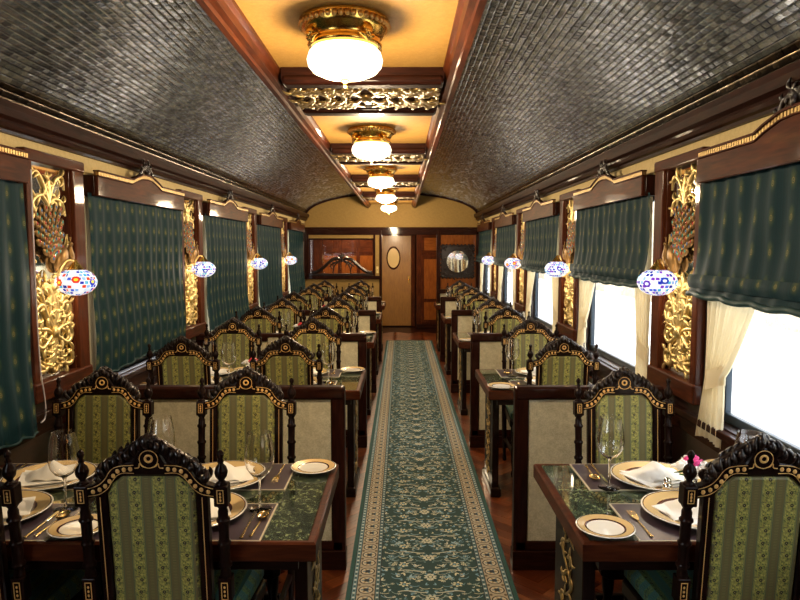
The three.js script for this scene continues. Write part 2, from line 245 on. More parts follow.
// floor slab with herringbone planks
const floor = struct('floor', box(XL - 0.1, XR + 0.1, -0.1, -0.012, -14.2, ZF), M.mahogany);
{
  const r = rng(9), W = 0.075, L = 0.375, plank = uvBox(at(new THREE.BoxGeometry(L - 0.0015, 0.012, W - 0.0015), 0, -0.006, 0));
  const tones = [0xffffff, 0xd8c4b0, 0xb89a88, 0xffe6cc].map((c) => phy({ map: woodFloor, color: c, roughness: 0.3, clearcoat: 0.5, clearcoatRoughness: 0.15 }));
  const spots = [], c45 = Math.SQRT1_2;
  for (let i = -60; i < 60; i++) for (let j = -60; j < 60; j++) for (const o of [0, 1]) {
    // herringbone in the turned frame: pairs of planks step by W along one diagonal and by 2L across it
    const a = i * W + j * L, b = i * W - j * L, pu = o ? a + W / 2 : a + L / 2, pv = o ? b + W + L / 2 - W : b + W / 2;
    const x = (pu - pv) * c45 + 0.15, z = -6.5 + (pu + pv) * c45;
    if (x < XL + 0.02 || x > XR - 0.02 || z < -14 || z > -0.9) continue;
    spots.push([x, z, o ? PI / 4 + PI / 2 : PI / 4, r()]);
  }
  const inView = (x, z) => z < -2.6 && z > -6.4 && ((x > -0.62 && x < -0.16) || (x > 0.45 && x < 0.95));
  spots.sort((p, q) => q[1] - p[1]); let n = 0; const rest = [];
  for (const [x, z, a, t] of spots) {
    if (n < 300 && inView(x, z)) { const m = mesh('plank' + (n ? '_' + String(n).padStart(3, '0') : ''), plank, tones[(t * 4) | 0], floor); m.position.set(x, -0.001 * (t % 0.25), z); m.rotation.y = a; n++; } else rest.push([x, z, a, t]);
  }
  const inst = shade(new THREE.InstancedMesh(plank, tones[0], rest.length)); inst.name = 'parquet_planks'; inst.userData.kind = 'stuff'; const m4 = new THREE.Matrix4();
  rest.forEach(([x, z, a, t], i) => { m4.makeRotationY(a).setPosition(x, -0.001 * (t % 0.25), z); inst.setMatrixAt(i, m4); inst.setColorAt(i, new THREE.Color([0xffffff, 0xd8c4b0, 0xb89a88, 0xffe6cc][(t * 4) | 0])); });
  floor.add(inst);
}

// long walls with window openings
function longWall(name, x0, x1) {
  const s = poly([[ZF, -0.1], [ZF, SPRING + 0.02], [-14.2, SPRING + 0.02], [-14.2, -0.1]]);
  for (const z of [...windowZ, -0.125]) { const q = x0 < 0 ? 0.60 : HALF, h = new THREE.Path(); h.moveTo(z - q, SILL); h.lineTo(z - q, HEAD); h.lineTo(z + q, HEAD); h.lineTo(z + q, SILL); s.holes.push(h); }
  const g = new THREE.ExtrudeGeometry(s, { depth: x1 - x0, bevelEnabled: false }); g.rotateY(-PI / 2).translate(x1, 0, 0);   // shape x -> world z
  const w = struct(name, uvBox(g), M.wallPaint); return w;
}
const wallL = longWall('wall_left', XL - 0.1, XL), wallR = longWall('wall_right', XR, XR + 0.1);
struct('wall_back', box(XL - 0.1, XR + 0.1, -0.1, 2.75, ZF, ZF + 0.1), M.mahoganyMid);
for (const [sd, w, x] of [[1, wallL, XL], [-1, wallR, XR]]) {
  // cream frieze between the cornice and the pelmets, cornice mouldings, sill rail, wainscot panels
  mesh('frieze', box(Math.min(x, x + sd * 0.004), Math.max(x, x + sd * 0.004), 1.955, 2.16, ZE, ZF), M.frieze, w);
  const cor = poly([[0, 2.145], [0.026, 2.145], [0.03, 2.158], [0.046, 2.165], [0.054, 2.18], [0.05, 2.193], [0.072, 2.205], [0.084, 2.235], [0.084, 2.262], [0, 2.262]]);
  const cg = new THREE.ExtrudeGeometry(cor, { depth: ZF - ZE, bevelEnabled: false }); if (sd < 0) { cg.rotateY(PI).translate(x, 0, ZF); } else cg.translate(x, 0, ZE);
  struct(sd > 0 ? 'trim_1' : 'trim_2', uvBox(cg), M.cornice);
  const y0 = 0.80, y1 = 0.885; struct(sd > 0 ? 'trim_3' : 'trim_4', merge([box(Math.min(x, x + sd * 0.035), Math.max(x, x + sd * 0.035), y0 + 0.05, y1, ZE, ZF, 0.006), box(Math.min(x, x + sd * 0.018), Math.max(x, x + sd * 0.018), y0 - 0.02, y0 + 0.05, ZE, ZF)]), M.mahogany);
  struct(sd > 0 ? 'baseboard_left' : 'baseboard_right', box(Math.min(x, x + sd * 0.018), Math.max(x, x + sd * 0.018), 0, 0.14, ZE, ZF, 0.004), M.mahogany);
}
// windows: dark metal frame and a clear pane in every opening
windowZ.forEach((z, k) => { for (const sd of [-1, 1]) { const HALF = sd < 0 ? 0.60 : 0.70;
  const xo = sd < 0 ? XL - 0.07 : XR + 0.07, f = poly([[z - HALF, SILL], [z + HALF, SILL], [z + HALF, HEAD], [z - HALF, HEAD]]), h = new THREE.Path(); h.moveTo(z - HALF + 0.045, SILL + 0.04); h.lineTo(z - HALF + 0.045, HEAD - 0.04); h.lineTo(z + HALF - 0.045, HEAD - 0.04); h.lineTo(z + HALF - 0.045, SILL + 0.04); f.holes.push(h);
  const g = ext(f, 0.03, 0.004); g.rotateY(-PI / 2).translate(xo, 0, 0);
  const w = struct('window_' + (k * 2 + (sd < 0 ? 1 : 2)), g, M.windowMetal);
  mesh('pane', box(xo - 0.002, xo + 0.002, SILL + 0.035, HEAD - 0.035, z - HALF + 0.04, z + HALF - 0.04), M.pane, w);
} });

// ------------------------------------------------------------------ ceiling: two tiled coves and the dropped centre soffit
const A = (XR - XL) / 2 + 0.0, B = 0.41, covePt = (s, th, d = 0) => { const nx = Math.cos(th) / A, ny = Math.sin(th) / B, l = Math.hypot(nx, ny); return [XC + s * (A * Math.cos(th) + d * nx / l), SPRING + B * Math.sin(th) + d * ny / l, s * nx / l, ny / l]; };
const TH1 = Math.acos(0.43 / A);
const arcTable = (() => { const t = [[0, 0]]; let len = 0, p = covePt(1, 0); for (let i = 1; i <= 400; i++) { const th = TH1 * i / 400, q = covePt(1, th); len += Math.hypot(q[0] - p[0], q[1] - p[1]); t.push([len, th]); p = q; } return t; })();
const thAt = (l) => { let i = 1; while (i < 400 && arcTable[i][0] < l) i++; const [l0, a0] = arcTable[i - 1], [l1, a1] = arcTable[i]; return a0 + (a1 - a0) * Math.min(1, (l - l0) / (l1 - l0)); };
const ARC = arcTable[400][0];
for (const s of [-1, 1]) {
  const outline = []; for (let i = 0; i <= 40; i++) { const p = covePt(s, TH1 * i / 40, 0.004); outline.push([p[0], p[1]]); } for (let i = 40; i >= 0; i--) { const p = covePt(s, TH1 * i / 40, 0.07); outline.push([p[0], p[1]]); }
  const g = new THREE.ExtrudeGeometry(poly(outline), { depth: ZF - ZE + 0.1, bevelEnabled: false }).translate(0, 0, ZE - 0.05);
  const cove = struct(s < 0 ? 'ceiling_left' : 'ceiling_right', g, M.cove);
  // silver tiles, each pillowed a little across the arch
  const TL = 0.030, TZ = 0.038, rows = Math.floor(ARC / TL), r = rng(s < 0 ? 501 : 502);
  const tileGeo = (() => { const nx = 4, pos = [], idx = [], hw = TL * 0.485, hz = TZ * 0.482; for (let i = 0; i <= nx; i++) { const u = i / nx * 2 - 1, y = -0.0034 * (1 - u * u) - 0.0004; for (const z of [-1, 1]) pos.push(u * hw, y + 0.0, z * hz * 0.97); } for (let i = 0; i < nx; i++) { const a = i * 2; idx.push(a, a + 2, a + 1, a + 1, a + 2, a + 3); } const k = pos.length / 3; for (let i = 0; i <= nx; i++) { const u = i / nx * 2 - 1; for (const z of [-1, 1]) pos.push(u * hw, 0.003, z * hz); } for (let i = 0; i < nx; i++) for (const z of [0, 1]) { const a = i * 2 + z, b = a + 2, c = k + a, d = k + b; z ? idx.push(a, b, c, b, d, c) : idx.push(a, c, b, b, c, d); } for (const i of [0, nx]) { const a = i * 2, b = a + 1; i ? idx.push(a, k + a, b, b, k + a, k + b) : idx.push(a, b, k + a, b, k + b, k + a); } const q = new THREE.BufferGeometry(); q.setAttribute('position', new THREE.Float32BufferAttribute(pos, 3)); q.setIndex(idx); return toCreasedNormals(q, 0.7); })();
  const mats = [0xb0b8c2, 0x9ea5b0, 0xc2cad4, 0x888f9a].map((c) => std({ color: c, metalness: 1, roughness: 0.24 }));
  const dimMats = [0x5a4c3c, 0x463a2e].map((c) => std({ color: c, metalness: 1, roughness: 0.24 }));      // rows next to the cornice, coloured browner to paint in their dimmer reflections
  const list = [], e = new THREE.Euler(), q = new THREE.Quaternion(), v = V3();
  for (let i = 0; i < rows; i++) for (let k = 0; k < Math.floor((ZF - ZE) / TZ); k++) {
    const th = thAt((i + 0.5) * TL), p = covePt(s, th), z = ZF - (k + 0.5 + (i % 2) * 0.5) * TZ - 0.01; if (z < ZE + 0.02) continue;
    const roll = Math.atan2(p[2], p[3]);
    e.set((r() - 0.5) * 0.09, 0, -roll + (r() - 0.5) * 0.10, 'ZXY'); q.setFromEuler(e);
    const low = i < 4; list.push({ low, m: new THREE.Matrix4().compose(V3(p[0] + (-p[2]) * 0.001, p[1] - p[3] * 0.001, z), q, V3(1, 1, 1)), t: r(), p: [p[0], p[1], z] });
  }
  const cp = Math.cos(Math.atan(51 / 650)), sp = Math.sin(Math.atan(51 / 650));
  for (const o of list) { const y = o.p[1] - 1.65, zc = -sp * y - cp * o.p[2], yc = cp * y - sp * o.p[2]; o.d = zc > 0.2 && Math.abs(o.p[0] / zc * 650) < 395 && Math.abs(yc / zc * 650) < 297 ? Math.hypot(...o.p.map((c, i) => c - (i === 1 ? 1.65 : 0))) : 1e3 + zc; }
  list.sort((a, b) => a.d - b.d);
  const near = 150;
  list.slice(0, near).forEach((o, i) => { const t = mesh('tile' + (i ? '_' + String(i).padStart(3, '0') : ''), tileGeo, o.low ? dimMats[(o.t * 2) | 0] : mats[(o.t * 4) | 0], cove); o.m.decompose(t.position, t.quaternion, t.scale); });
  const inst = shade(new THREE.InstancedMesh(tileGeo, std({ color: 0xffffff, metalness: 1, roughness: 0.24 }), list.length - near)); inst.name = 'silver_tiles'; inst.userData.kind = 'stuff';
  list.slice(near).forEach((o, i) => { inst.setMatrixAt(i, o.m); inst.setColorAt(i, o.low ? dimMats[(o.t * 2) | 0].color : mats[(o.t * 4) | 0].color); }); cove.add(inst);
}
const SX0 = -0.605, SX1 = 0.258, SY = 2.37, PY = 2.44;
struct('ceiling', box(SX0, SX1, PY, PY + 0.03, ZE, ZF), M.soffit);
struct('roof', box(XL - 0.2, XR + 0.2, 2.70, 2.78, -14.2, ZF + 0.1), M.outerShell);
for (const [k, x0, x1] of [[5, SX0, SX0 + 0.075], [6, SX1 - 0.075, SX1]]) {
  const lo = k === 5, g = poly(lo ? [[x0, SY + 0.02], [x0 + 0.008, SY], [x0 + 0.03, SY], [x0 + 0.034, SY + 0.014], [x0 + 0.055, SY + 0.018], [x0 + 0.062, SY + 0.04], [x1, SY + 0.055], [x1, PY + 0.02], [x0, 2.71]] : [[x1, SY + 0.02], [x1 - 0.008, SY], [x1 - 0.03, SY], [x1 - 0.034, SY + 0.014], [x1 - 0.055, SY + 0.018], [x1 - 0.062, SY + 0.04], [x0, SY + 0.055], [x0, PY + 0.02], [x1, 2.71]]);
  struct('trim_' + k, uvBox(new THREE.ExtrudeGeometry(g, { depth: ZF - ZE, bevelEnabled: false }).translate(0, 0, ZE)), M.mahoganyMid);
}
// carved gilt panels between the lamps
const beamCarve = (() => { const r = rng(70), mains = []; for (let i = 0; i < 4; i++) { const x = 0.02 + i * 0.085; mains.push([[x, 0], [x + 0.03, 0.06], [x + 0.075, 0.09], [x + 0.095, 0.05], [x + 0.07, 0.03]], [[x, 0], [x + 0.035, -0.06], [x + 0.08, -0.1], [x + 0.1, -0.05], [x + 0.065, -0.03]], [[x, 0.12], [x + 0.03, 0.09], [x + 0.06, 0.12], [x + 0.09, 0.13]], [[x, -0.13], [x + 0.04, -0.1], [x + 0.07, -0.13], [x + 0.1, -0.12]]); } return merge([...acanthus(mirrorX(mains), r, { r: 0.012, leaves: 4, len: 0.06 }), ball(0, 0, 0.008, 0.035, 0.045, 0.02, 10)]); })();
pillarZ.concat(pillarZ[3] - 1.9).forEach((z, k) => {
  if (k === 4) return;
  const x0 = SX0 + 0.075, x1 = SX1 - 0.075, b = thing('ceiling_panel', `gilt carved ceiling crosspiece framed in dark wood, ${ORD[k]} along the ceiling`, 'panel', [XC, PY, z - 0.085], 0);
  const w = (x1 - x0) / 2;
  mesh('backing', box(-w, w, -0.05, 0, -0.34, 0.34), M.mahogany, b);
  for (const s of [-1, 1]) mesh('moulding', merge([box(-w, w, -0.075, -0.03, s > 0 ? 0.25 : -0.35, s > 0 ? 0.35 : -0.25, 0.02), box(-w, w, -0.06, -0.03, s > 0 ? 0.215 : -0.24, s > 0 ? 0.24 : -0.215, 0.006)]), M.mahogany, b);
  const c = mesh('carving', beamCarve, M.giltDim, b); c.rotation.x = PI / 2; c.position.y = -0.05; c.scale.set(0.93, 1.42, 1);
});

// ceiling lamps
{
  const P = proto('ceiling_lamp', 'ceiling lamp');
  mesh('canopy', lathe([[0.0, 0.145], [0.148, 0.145], [0.156, 0.139], [0.15, 0.132], [0.15, 0.110], [0.138, 0.104], [0.132, 0.088], [0.122, 0.083], [0.120, 0.068], [0.130, 0.058], [0.122, 0.046], [0.10, 0.046]], 40), M.brass, P);
  const beads = []; for (let i = 0; i < 44; i++) { const a = i / 44 * 2 * PI; beads.push(ball(0.151 * Math.cos(a), 0.121, 0.151 * Math.sin(a), 0.0092, 0.012, 0.0092, 6)); } mesh('bead_ring', merge(beads), M.brassBead, P);
  const orn = []; for (let i = 0; i < 4; i++) { const a = i / 4 * 2 * PI + 0.9, g = merge([leaf(0, 0, PI / 2, 0.06, 0.014, 0.6), leaf(0, 0, PI / 2, 0.06, 0.014, -0.6), leaf(0, 0, PI / 2 + 0.8, 0.04, 0.01, 0.8), leaf(0, 0, PI / 2 - 0.8, 0.04, 0.01, -0.8), ball(0, 0.02, 0.012, 0.013)]); orn.push(at(g, 0.128 * Math.cos(a), 0.05, 0.128 * Math.sin(a), 0, PI / 2 - a, 0)); }
  orn.forEach((g) => mesh('ornament', g, M.brass, P));
  mesh('globe', lathe([[0.108, 0.05], [0.125, 0.032], [0.132, 0.008], [0.128, -0.012], [0.112, -0.030], [0.08, -0.044], [0.04, -0.052], [0, -0.054]].reverse(), 40), M.opal, P);
  mesh('finial', lathe([[0, -0.085], [0.006, -0.082], [0.009, -0.076], [0.005, -0.070], [0.015, -0.065], [0.018, -0.058], [0, -0.054]], 14), M.brass, P);
  windowZ.forEach((z, k) => {
    dup(P, `brass ceiling lamp with white opal bowl, ${ORD[k]} in the row along the ceiling`, [-0.195, PY - 0.145, z - 0.15]);
    const l = new THREE.PointLight(CEILING_LAMP.color, CEILING_LAMP.candela); l.position.set(-0.195, PY - 0.145 - 0.115, z - 0.15); l.castShadow = true; l.shadow.radius = 4; scene.add(l);
  });
}

// ------------------------------------------------------------------ pillars: carved gilt panels with a peacock over mirror glass
function carving(m) {
  const r = rng(m > 0 ? 33 : 34), X = (c) => c.map(([x, y]) => [x * m, y]);
  const low = mirrorX([
    [[0, 0.20], [0.05, 0.27], [0.10, 0.34], [0.155, 0.32], [0.155, 0.265], [0.12, 0.26]], [[0, 0.20], [0.06, 0.16], [0.12, 0.135], [0.165, 0.17], [0.14, 0.21], [0.11, 0.19]],
    [[0, 0.22], [0.03, 0.11], [0.08, 0.035], [0.15, 0.03], [0.165, 0.085], [0.12, 0.095]], [[0, 0.20], [0.035, 0.31], [0.02, 0.40], [0.07, 0.44], [0.095, 0.40]],
    [[0.02, 0.2], [0.07, 0.22], [0.14, 0.23], [0.17, 0.24]], [[0, 0.17], [0.015, 0.08], [0.04, 0.02]], [[0.06, 0.27], [0.11, 0.40], [0.16, 0.42], [0.165, 0.37]],
  ]).concat([[[0, 0.2], [0.008, 0.3], [-0.006, 0.46]], [[0, 0.2], [-0.006, 0.1], [0, 0.01]]]).map(X);
  const foliage = [...acanthus(low, r, { r: 0.0145, leaves: 6, len: 0.075 }), ball(0, 0.20, 0.014, 0.028, 0.032, 0.022, 10)];
  const top = [
    [[0.0, 0.74], [0.0, 0.82], [-0.03, 0.9], [-0.10, 0.97], [-0.15, 0.93]], [[0.0, 0.78], [0.02, 0.87], [0.08, 0.95], [0.14, 0.96], [0.16, 0.90]], [[0, 0.82], [0.01, 0.9], [0.005, 0.98]],
    [[0, 0.82], [-0.06, 0.86], [-0.13, 0.83], [-0.165, 0.75]], [[0, 0.82], [0.06, 0.85], [0.13, 0.83], [0.165, 0.77]], [[-0.165, 0.68], [-0.15, 0.6], [-0.17, 0.53], [-0.13, 0.47], [-0.05, 0.47]], [[-0.1, 0.8], [-0.16, 0.72], [-0.165, 0.64]],
    [[0.165, 0.5], [0.16, 0.56], [0.172, 0.68]], [[0.02, 0.47], [0.08, 0.48], [0.15, 0.46], [0.165, 0.42]],
  ].map(X);
  foliage.push(...acanthus(top, r, { r: 0.0095, leaves: 5, len: 0.06 }));
  // the bird: fan of overlapping feathers, body, neck and head turned to the far side
  const bird = [], gems = [[], [], []];
  for (let row = 0; row < 8; row++) for (let k = 0; k < 7; k++) {
    const rad = 0.28 - row * 0.031, a = PI / 2 + 0.25 + (k - 3 + (row % 2) * 0.5) * (0.16 + row * 0.012), x = 0.035 + rad * Math.cos(a), y = 0.525 + rad * Math.sin(a); if (Math.abs(x) > 0.15) continue;
    bird.push(at(ball(0, 0, 0, 0.017, 0.025, 0.008, 6), x * m, y, 0.008 + row * 0.0025, 0, 0, (a - PI / 2) * m)); gems[(row + k) % 3].push(ball(x * m, y + 0.005, 0.0145 + row * 0.0025, 0.0062, 0.009, 0.004, 6));
  }
  bird.push(at(ball(0, 0, 0, 0.05, 0.075, 0.03, 10), 0.07 * m, 0.555, 0.018, 0, 0, -0.5 * m), scroll(X([[0.08, 0.54], [0.125, 0.535], [0.15, 0.565], [0.14, 0.60], [0.15, 0.625]]), 0.026, 0.018, 0.011, { z: 0.02 }), ball(0.152 * m, 0.63, 0.028, 0.014, 0.012, 0.012), scroll(X([[0.155, 0.63], [0.175, 0.622]]), 0.006, 0.005, 0.001, { z: 0.025, n: 4 }));
  for (let k = 0; k < 3; k++) bird.push(scroll(X([[0.15, 0.638], [0.146 + k * 0.008, 0.665]]), 0.0015, 0.0018, 0.0025, { z: 0.026, n: 4, sides: 4 }));
  return [merge(foliage), merge(bird), ...gems.map((g) => merge(g))];
}
{
  const carvings = { L: carving(1), R: carving(-1) };
  for (const side of ['L', 'R']) pillarZ.forEach((z, k) => {
    const p = thing('carved_pillar_panel', `gilded carved peacock and foliage panel over mirror, ${ORD[k]} pillar on the ${SIDE[side]}`, 'carved panel', [side === 'L' ? XL : XR, 1.0, z], side === 'L' ? PI / 2 : -PI / 2);
    const h = 1.09, w = 0.185, far = side === 'L' ? 1 : -1;
    mesh('mirror', box(-w, w, 0.03, h - 0.03, 0.0005, 0.006), M.mirror, p);
    for (const s of [-1, 1]) { const sw = s === far ? 0.11 : 0.055; mesh('stile', merge([box(s > 0 ? w : -w - sw, s > 0 ? w + sw : -w, -0.04, h, 0, 0.045, 0.008), box(s > 0 ? w - 0.012 : -w, s > 0 ? w : -w + 0.012, 0.03, h - 0.04, 0, 0.026, 0.004)]), M.mahoganyMid, p); }
    mesh('rail', box(-w - (far < 0 ? 0.115 : 0.06), w + (far > 0 ? 0.115 : 0.06), h - 0.045, h + 0.012, 0, 0.05, 0.01), M.mahoganyMid, p); mesh('rail', box(-w - (far < 0 ? 0.12 : 0.065), w + (far > 0 ? 0.12 : 0.065), -0.06, 0.035, 0, 0.055, 0.012), M.mahoganyMid, p);
    const c = carvings[side], o = [0, 0.045, 0.006];
    mesh('foliage_carving', c[0], M.gilt, p).position.set(...o); const b = mesh('peacock', c[1], M.peacock, p); b.position.set(...o);
    mesh('red_stones', c[2], M.gemRed, b); mesh('blue_stones', c[3], M.gemBlue, b); mesh('teal_stones', c[4], M.gemTeal, b);
  });
}
// wall lamps with mosaic globes on the pillars
{
  const gs = (() => { const g = new THREE.SphereGeometry(1, 28, 18); g.scale(0.094, 0.066, 0.094); return g; })();
  for (const side of ['L', 'R']) pillarZ.forEach((z, k) => {
    const l = thing('wall_lamp', `mosaic glass globe lamp on gilt bracket, ${ORD[k]} pillar on the ${SIDE[side]}`, 'wall lamp', [side === 'L' ? XL + 0.006 : XR - 0.006, 1.49, z], side === 'L' ? PI / 2 : -PI / 2);
    const arm = flat(new THREE.TubeGeometry(new THREE.CatmullRomCurve3([V3(0, -0.02, 0.03), V3(0, -0.06, 0.07), V3(-0.05, -0.03, 0.07), V3(-0.06, 0.05, 0.075), V3(-0.02, 0.105, 0.10), V3(0, 0.098, 0.125)]), 24, 0.0075, 8));
    mesh('bracket', merge([arm, at(lathe([[0, 0], [0.026, 0], [0.03, 0.008], [0.018, 0.02], [0.008, 0.03]], 16), 0, -0.02, 0.008, PI / 2), leaf(-0.055, 0.02, PI / 2 + 0.6, 0.05, 0.010, 1.2, 0.07), leaf(-0.05, -0.02, PI - 0.3, 0.045, 0.010, 1.4, 0.07)]), M.gilt, l);
    mesh('cap', at(lathe([[0.04, 0.052], [0.042, 0.058], [0.03, 0.072], [0.022, 0.085], [0.01, 0.096], [0.008, 0.108], [0, 0.11]], 18), 0, 0, 0.125), M.brass, l);
    mesh('globe', gs, mosaicMats[(k + (side === 'R' ? 1 : 0)) % 3], l).position.z = 0.125;
    const pl = new THREE.PointLight(WALL_LAMP.color, WALL_LAMP.candela); pl.position.set(side === 'L' ? XL + 0.131 : XR - 0.131, 1.49, z); pl.castShadow = true; pl.shadow.radius = 3; scene.add(pl);
  });
}

// ------------------------------------------------------------------ pelmets, blinds, curtains
{
  const P = proto('window_pelmet', 'pelmet'), W = 0.695;
  const front = (dy) => { const top = [[-W, 0.105 + dy], [-0.24, 0.105 + dy], [-0.18, 0.125 + dy], [-0.08, 0.15 + dy], [0, 0.155 + dy], [0.08, 0.15 + dy], [0.18, 0.125 + dy], [0.24, 0.105 + dy], [W, 0.105 + dy]]; return top; };
  mesh('board', uvBox(at(ext(poly([[-W, 0], ...front(0), [W, 0]]), 0.022, 0.004), 0, 0, 0.071)), M.mahoganyMid, P);
  for (const s of [-1, 1]) mesh('end_board', box(s > 0 ? W - 0.02 : -W, s > 0 ? W : -W + 0.02, 0, 0.105, 0, 0.06, 0.004), M.mahogany, P);
  mesh('cap_board', box(-W, W, 0.10, 0.112, 0, 0.07, 0.003), M.mahogany, P);
  const line = front(0), teeth = [], rail = []; for (let x = -W + 0.015; x < W; x += 0.019) { let i = 1; while (i < line.length - 1 && line[i][0] < x) i++; const [x0, y0] = line[i - 1], [x1, y1] = line[i], y = y0 + (y1 - y0) * (x - x0) / (x1 - x0); teeth.push(at(box(-0.006, 0.006, 0, 0.02, 0.058, 0.084), x, y + 0.004, 0)); }
  const strip = (o, h, z) => ext(poly([...front(o), ...front(o + h).reverse()]), z, 0); rail.push(at(strip(0, 0.005, 0.03), 0, 0, 0.072), at(strip(0.024, 0.008, 0.036), 0, 0, 0.074));
  mesh('dentil_strip', merge([...teeth, at(strip(0.004, 0.02, 0.012), 0, 0, 0.066)]), M.giltDim, P); mesh('moulding', merge(rail), M.mahoganyMid, P);
  const r = rng(8); mesh('crest', merge([...acanthus(mirrorX([[[0, 0.18], [0.03, 0.22], [0.07, 0.215], [0.10, 0.185], [0.14, 0.17]], [[0, 0.18], [0.02, 0.235], [0.045, 0.24]]]), r, { r: 0.011, leaves: 5, len: 0.045 }), ball(0, 0.20, 0.01, 0.02, 0.026, 0.02)]), M.carvedEbony, P).position.z = 0.07;
  for (const side of ['L', 'R']) windowZ.forEach((z, k) => dup(P, `dark wooden pelmet with gilt dentil edge over the ${ORD[k]} window, ${SIDE[side]}`, [side === 'L' ? XL + 0.004 : XR - 0.004, 1.935, z], side === 'L' ? PI / 2 : -PI / 2));
}
function blindGeo(top, bot, seed, raised) {
  const r = rng(seed), ph = r() * 6, W = 0.725, nv = 36, sway = [r() - 0.5, r() - 0.5];
  const out = (u, v) => { const x = (u - 0.5) * 2 * W; let d = (raised ? 0.0045 : 0.008) * Math.sin(x * 2 * PI / 0.11 + ph) * (raised ? 1 - 0.4 * v : 0.4 + 0.6 * v) + 0.004 * Math.sin(x * 23 + v * 5 + ph); if (raised) { d += 0.012 * v + 0.03 * Math.pow(Math.max(0, v - 0.55) / 0.45, 2); } else { d += 0.012 * v + 0.010 * Math.sin(v * 9 + sway[0] * 4) * v; } return d; };
  const drop = (u) => bot + (raised ? -0.012 * Math.sin(u * PI) + 0.004 * Math.sin(u * 40) : 0.012 * Math.sin(u * 7 + seed) + 0.006 * Math.sin(u * 57));
  const g = sheet(110, nv, (u, v) => { const b = drop(u); return [(u - 0.5) * 2 * W * (1 + (raised ? 0.02 * v : 0)), top + (b - top) * v, 0.046 + out(u, v), (u - 0.5) * 2 * W + ((Math.floor(v * (top - bot) / 0.12)) % 2) * 0, v * (top - bot)]; });
  const hem = []; for (let i = 0; i < 60; i++) { const u = i / 59; hem.push(V3((u - 0.5) * 2 * W * (1 + (raised ? 0.02 : 0)), drop(u) - 0.002, 0.046 + out(u, 1))); }
  const h = flat(new THREE.TubeGeometry(new THREE.CatmullRomCurve3(hem), 90, raised ? 0.013 : 0.006, 7));
  return [g, h];
}
windowZ.forEach((z, k) => {
  for (const side of ['L', 'R']) {
    const raised = side === 'R', [g, h] = blindGeo(1.95, raised ? 1.455 : k === 0 ? 0.83 : 0.955, 60 + k + (raised ? 10 : 0), raised);
    const b = thing('window_blind', raised ? `teal peacock-eye fabric blind half raised over the ${ORD[k]} bright window` : `teal peacock-eye fabric blind drawn fully down over the ${ORD[k]} covered window`, 'blind', [raised ? XR : XL, 0, z], raised ? -PI / 2 : PI / 2);
    mesh('fabric', g, M.blind, b); mesh('hem', h, M.blindHem, b);
    if (raised) { const f = sheet(60, 6, (u, v) => [(u - 0.5) * 1.47, 1.54 - 0.06 * v, 0.088 + 0.008 * Math.sin(v * PI) + 0.002 * Math.sin(u * 76), (u - 0.5) * 1.47, 0.4 + v * 0.08]); mesh('fold', f, M.blind, b); }
  }
});
// curtains: s = direction of the tie along z, gathered by a tie-back
function curtain(zEdge, dir, wTop, side, label, k) {
  const c = thing('curtain', label, 'curtain', [side === 'R' ? XR : XL, 0, zEdge], side === 'R' ? -PI / 2 : PI / 2, undefined), top = 1.93, bot = 0.80, tie = 1.10, ph = k * 1.7;
  const d = side === 'R' ? dir : -dir;      // local +x is world +z on the right wall
  const width = (y) => y > tie ? lerp(0.14, wTop, Math.pow((y - tie) / (top - tie), 0.8)) : lerp(0.14, 0.21, Math.pow((tie - y) / (tie - bot), 0.8)), start = (y) => y > tie ? 0.02 * (top - y) : 0.018 - 0.07 * (tie - y) / (tie - bot);
  mesh('cloth', sheet(90, 44, (u, v) => { const y = lerp(top, bot, v), w = width(y), am = 0.006 + 0.005 * Math.min(1, 0.2 / w); return [d * (start(y) + u * w), y + 0.02 * Math.sin(u * 3) * v, 0.024 + am * Math.sin(u * 2 * PI * 9 + ph) + 0.003 * Math.sin(u * 31 + v * 6), u, v]; }), M.curtain, c);
  mesh('tie_back', sheet(24, 6, (u, v) => { const a = u * 2 * PI; return [d * (start(tie) + 0.07 + 0.083 * Math.cos(a)), tie + 0.035 - 0.085 * v + 0.03 * Math.cos(a), 0.020 + 0.019 * Math.sin(a), u, v]; }), M.curtain, c);
}
windowZ.forEach((z, k) => {
  curtain(z - HALF + 0.01, 1, 0.66, 'R', `cream pleated curtain tied back at the far edge of the ${ORD[k]} bright window`, k);
  if (k) curtain(z + HALF - 0.01, -1, 0.24, 'R', `narrow cream curtain gathered at the near edge of the ${ORD[k]} bright window`, k + 7);
  if (k) { const c = thing('curtain', `slim cream curtain edge beside the ${ORD[k]} covered window, next to gilded pillar`, 'curtain', [XL, 0, z + 0.715], PI / 2); mesh('cloth', sheet(60, 12, (u, v) => [0.30 * u - 0.015, lerp(1.93, 0.895, v), 0.013 + 0.006 * Math.sin(u * 70), u, v]), M.curtain, c); }
});
{
  const c = V3(XL + 0.06, 1.9, -2.88), g = new THREE.TubeGeometry(new THREE.CatmullRomCurve3([V3(XL + 0.075, 2.0, -2.905), V3(XL + 0.075, 1.5, -2.90), V3(XL + 0.077, 1.10, -2.91), V3(XL + 0.078, 0.93, -2.935), V3(XL + 0.08, 0.875, -2.92), V3(XL + 0.085, 0.868, -2.88)]), 60, 0.0035, 6);
  tag(mesh('blind_cord', g, M.cord, scene), 'pale pull cord hanging beside the first covered window, hooked at its end', 'cord');
}

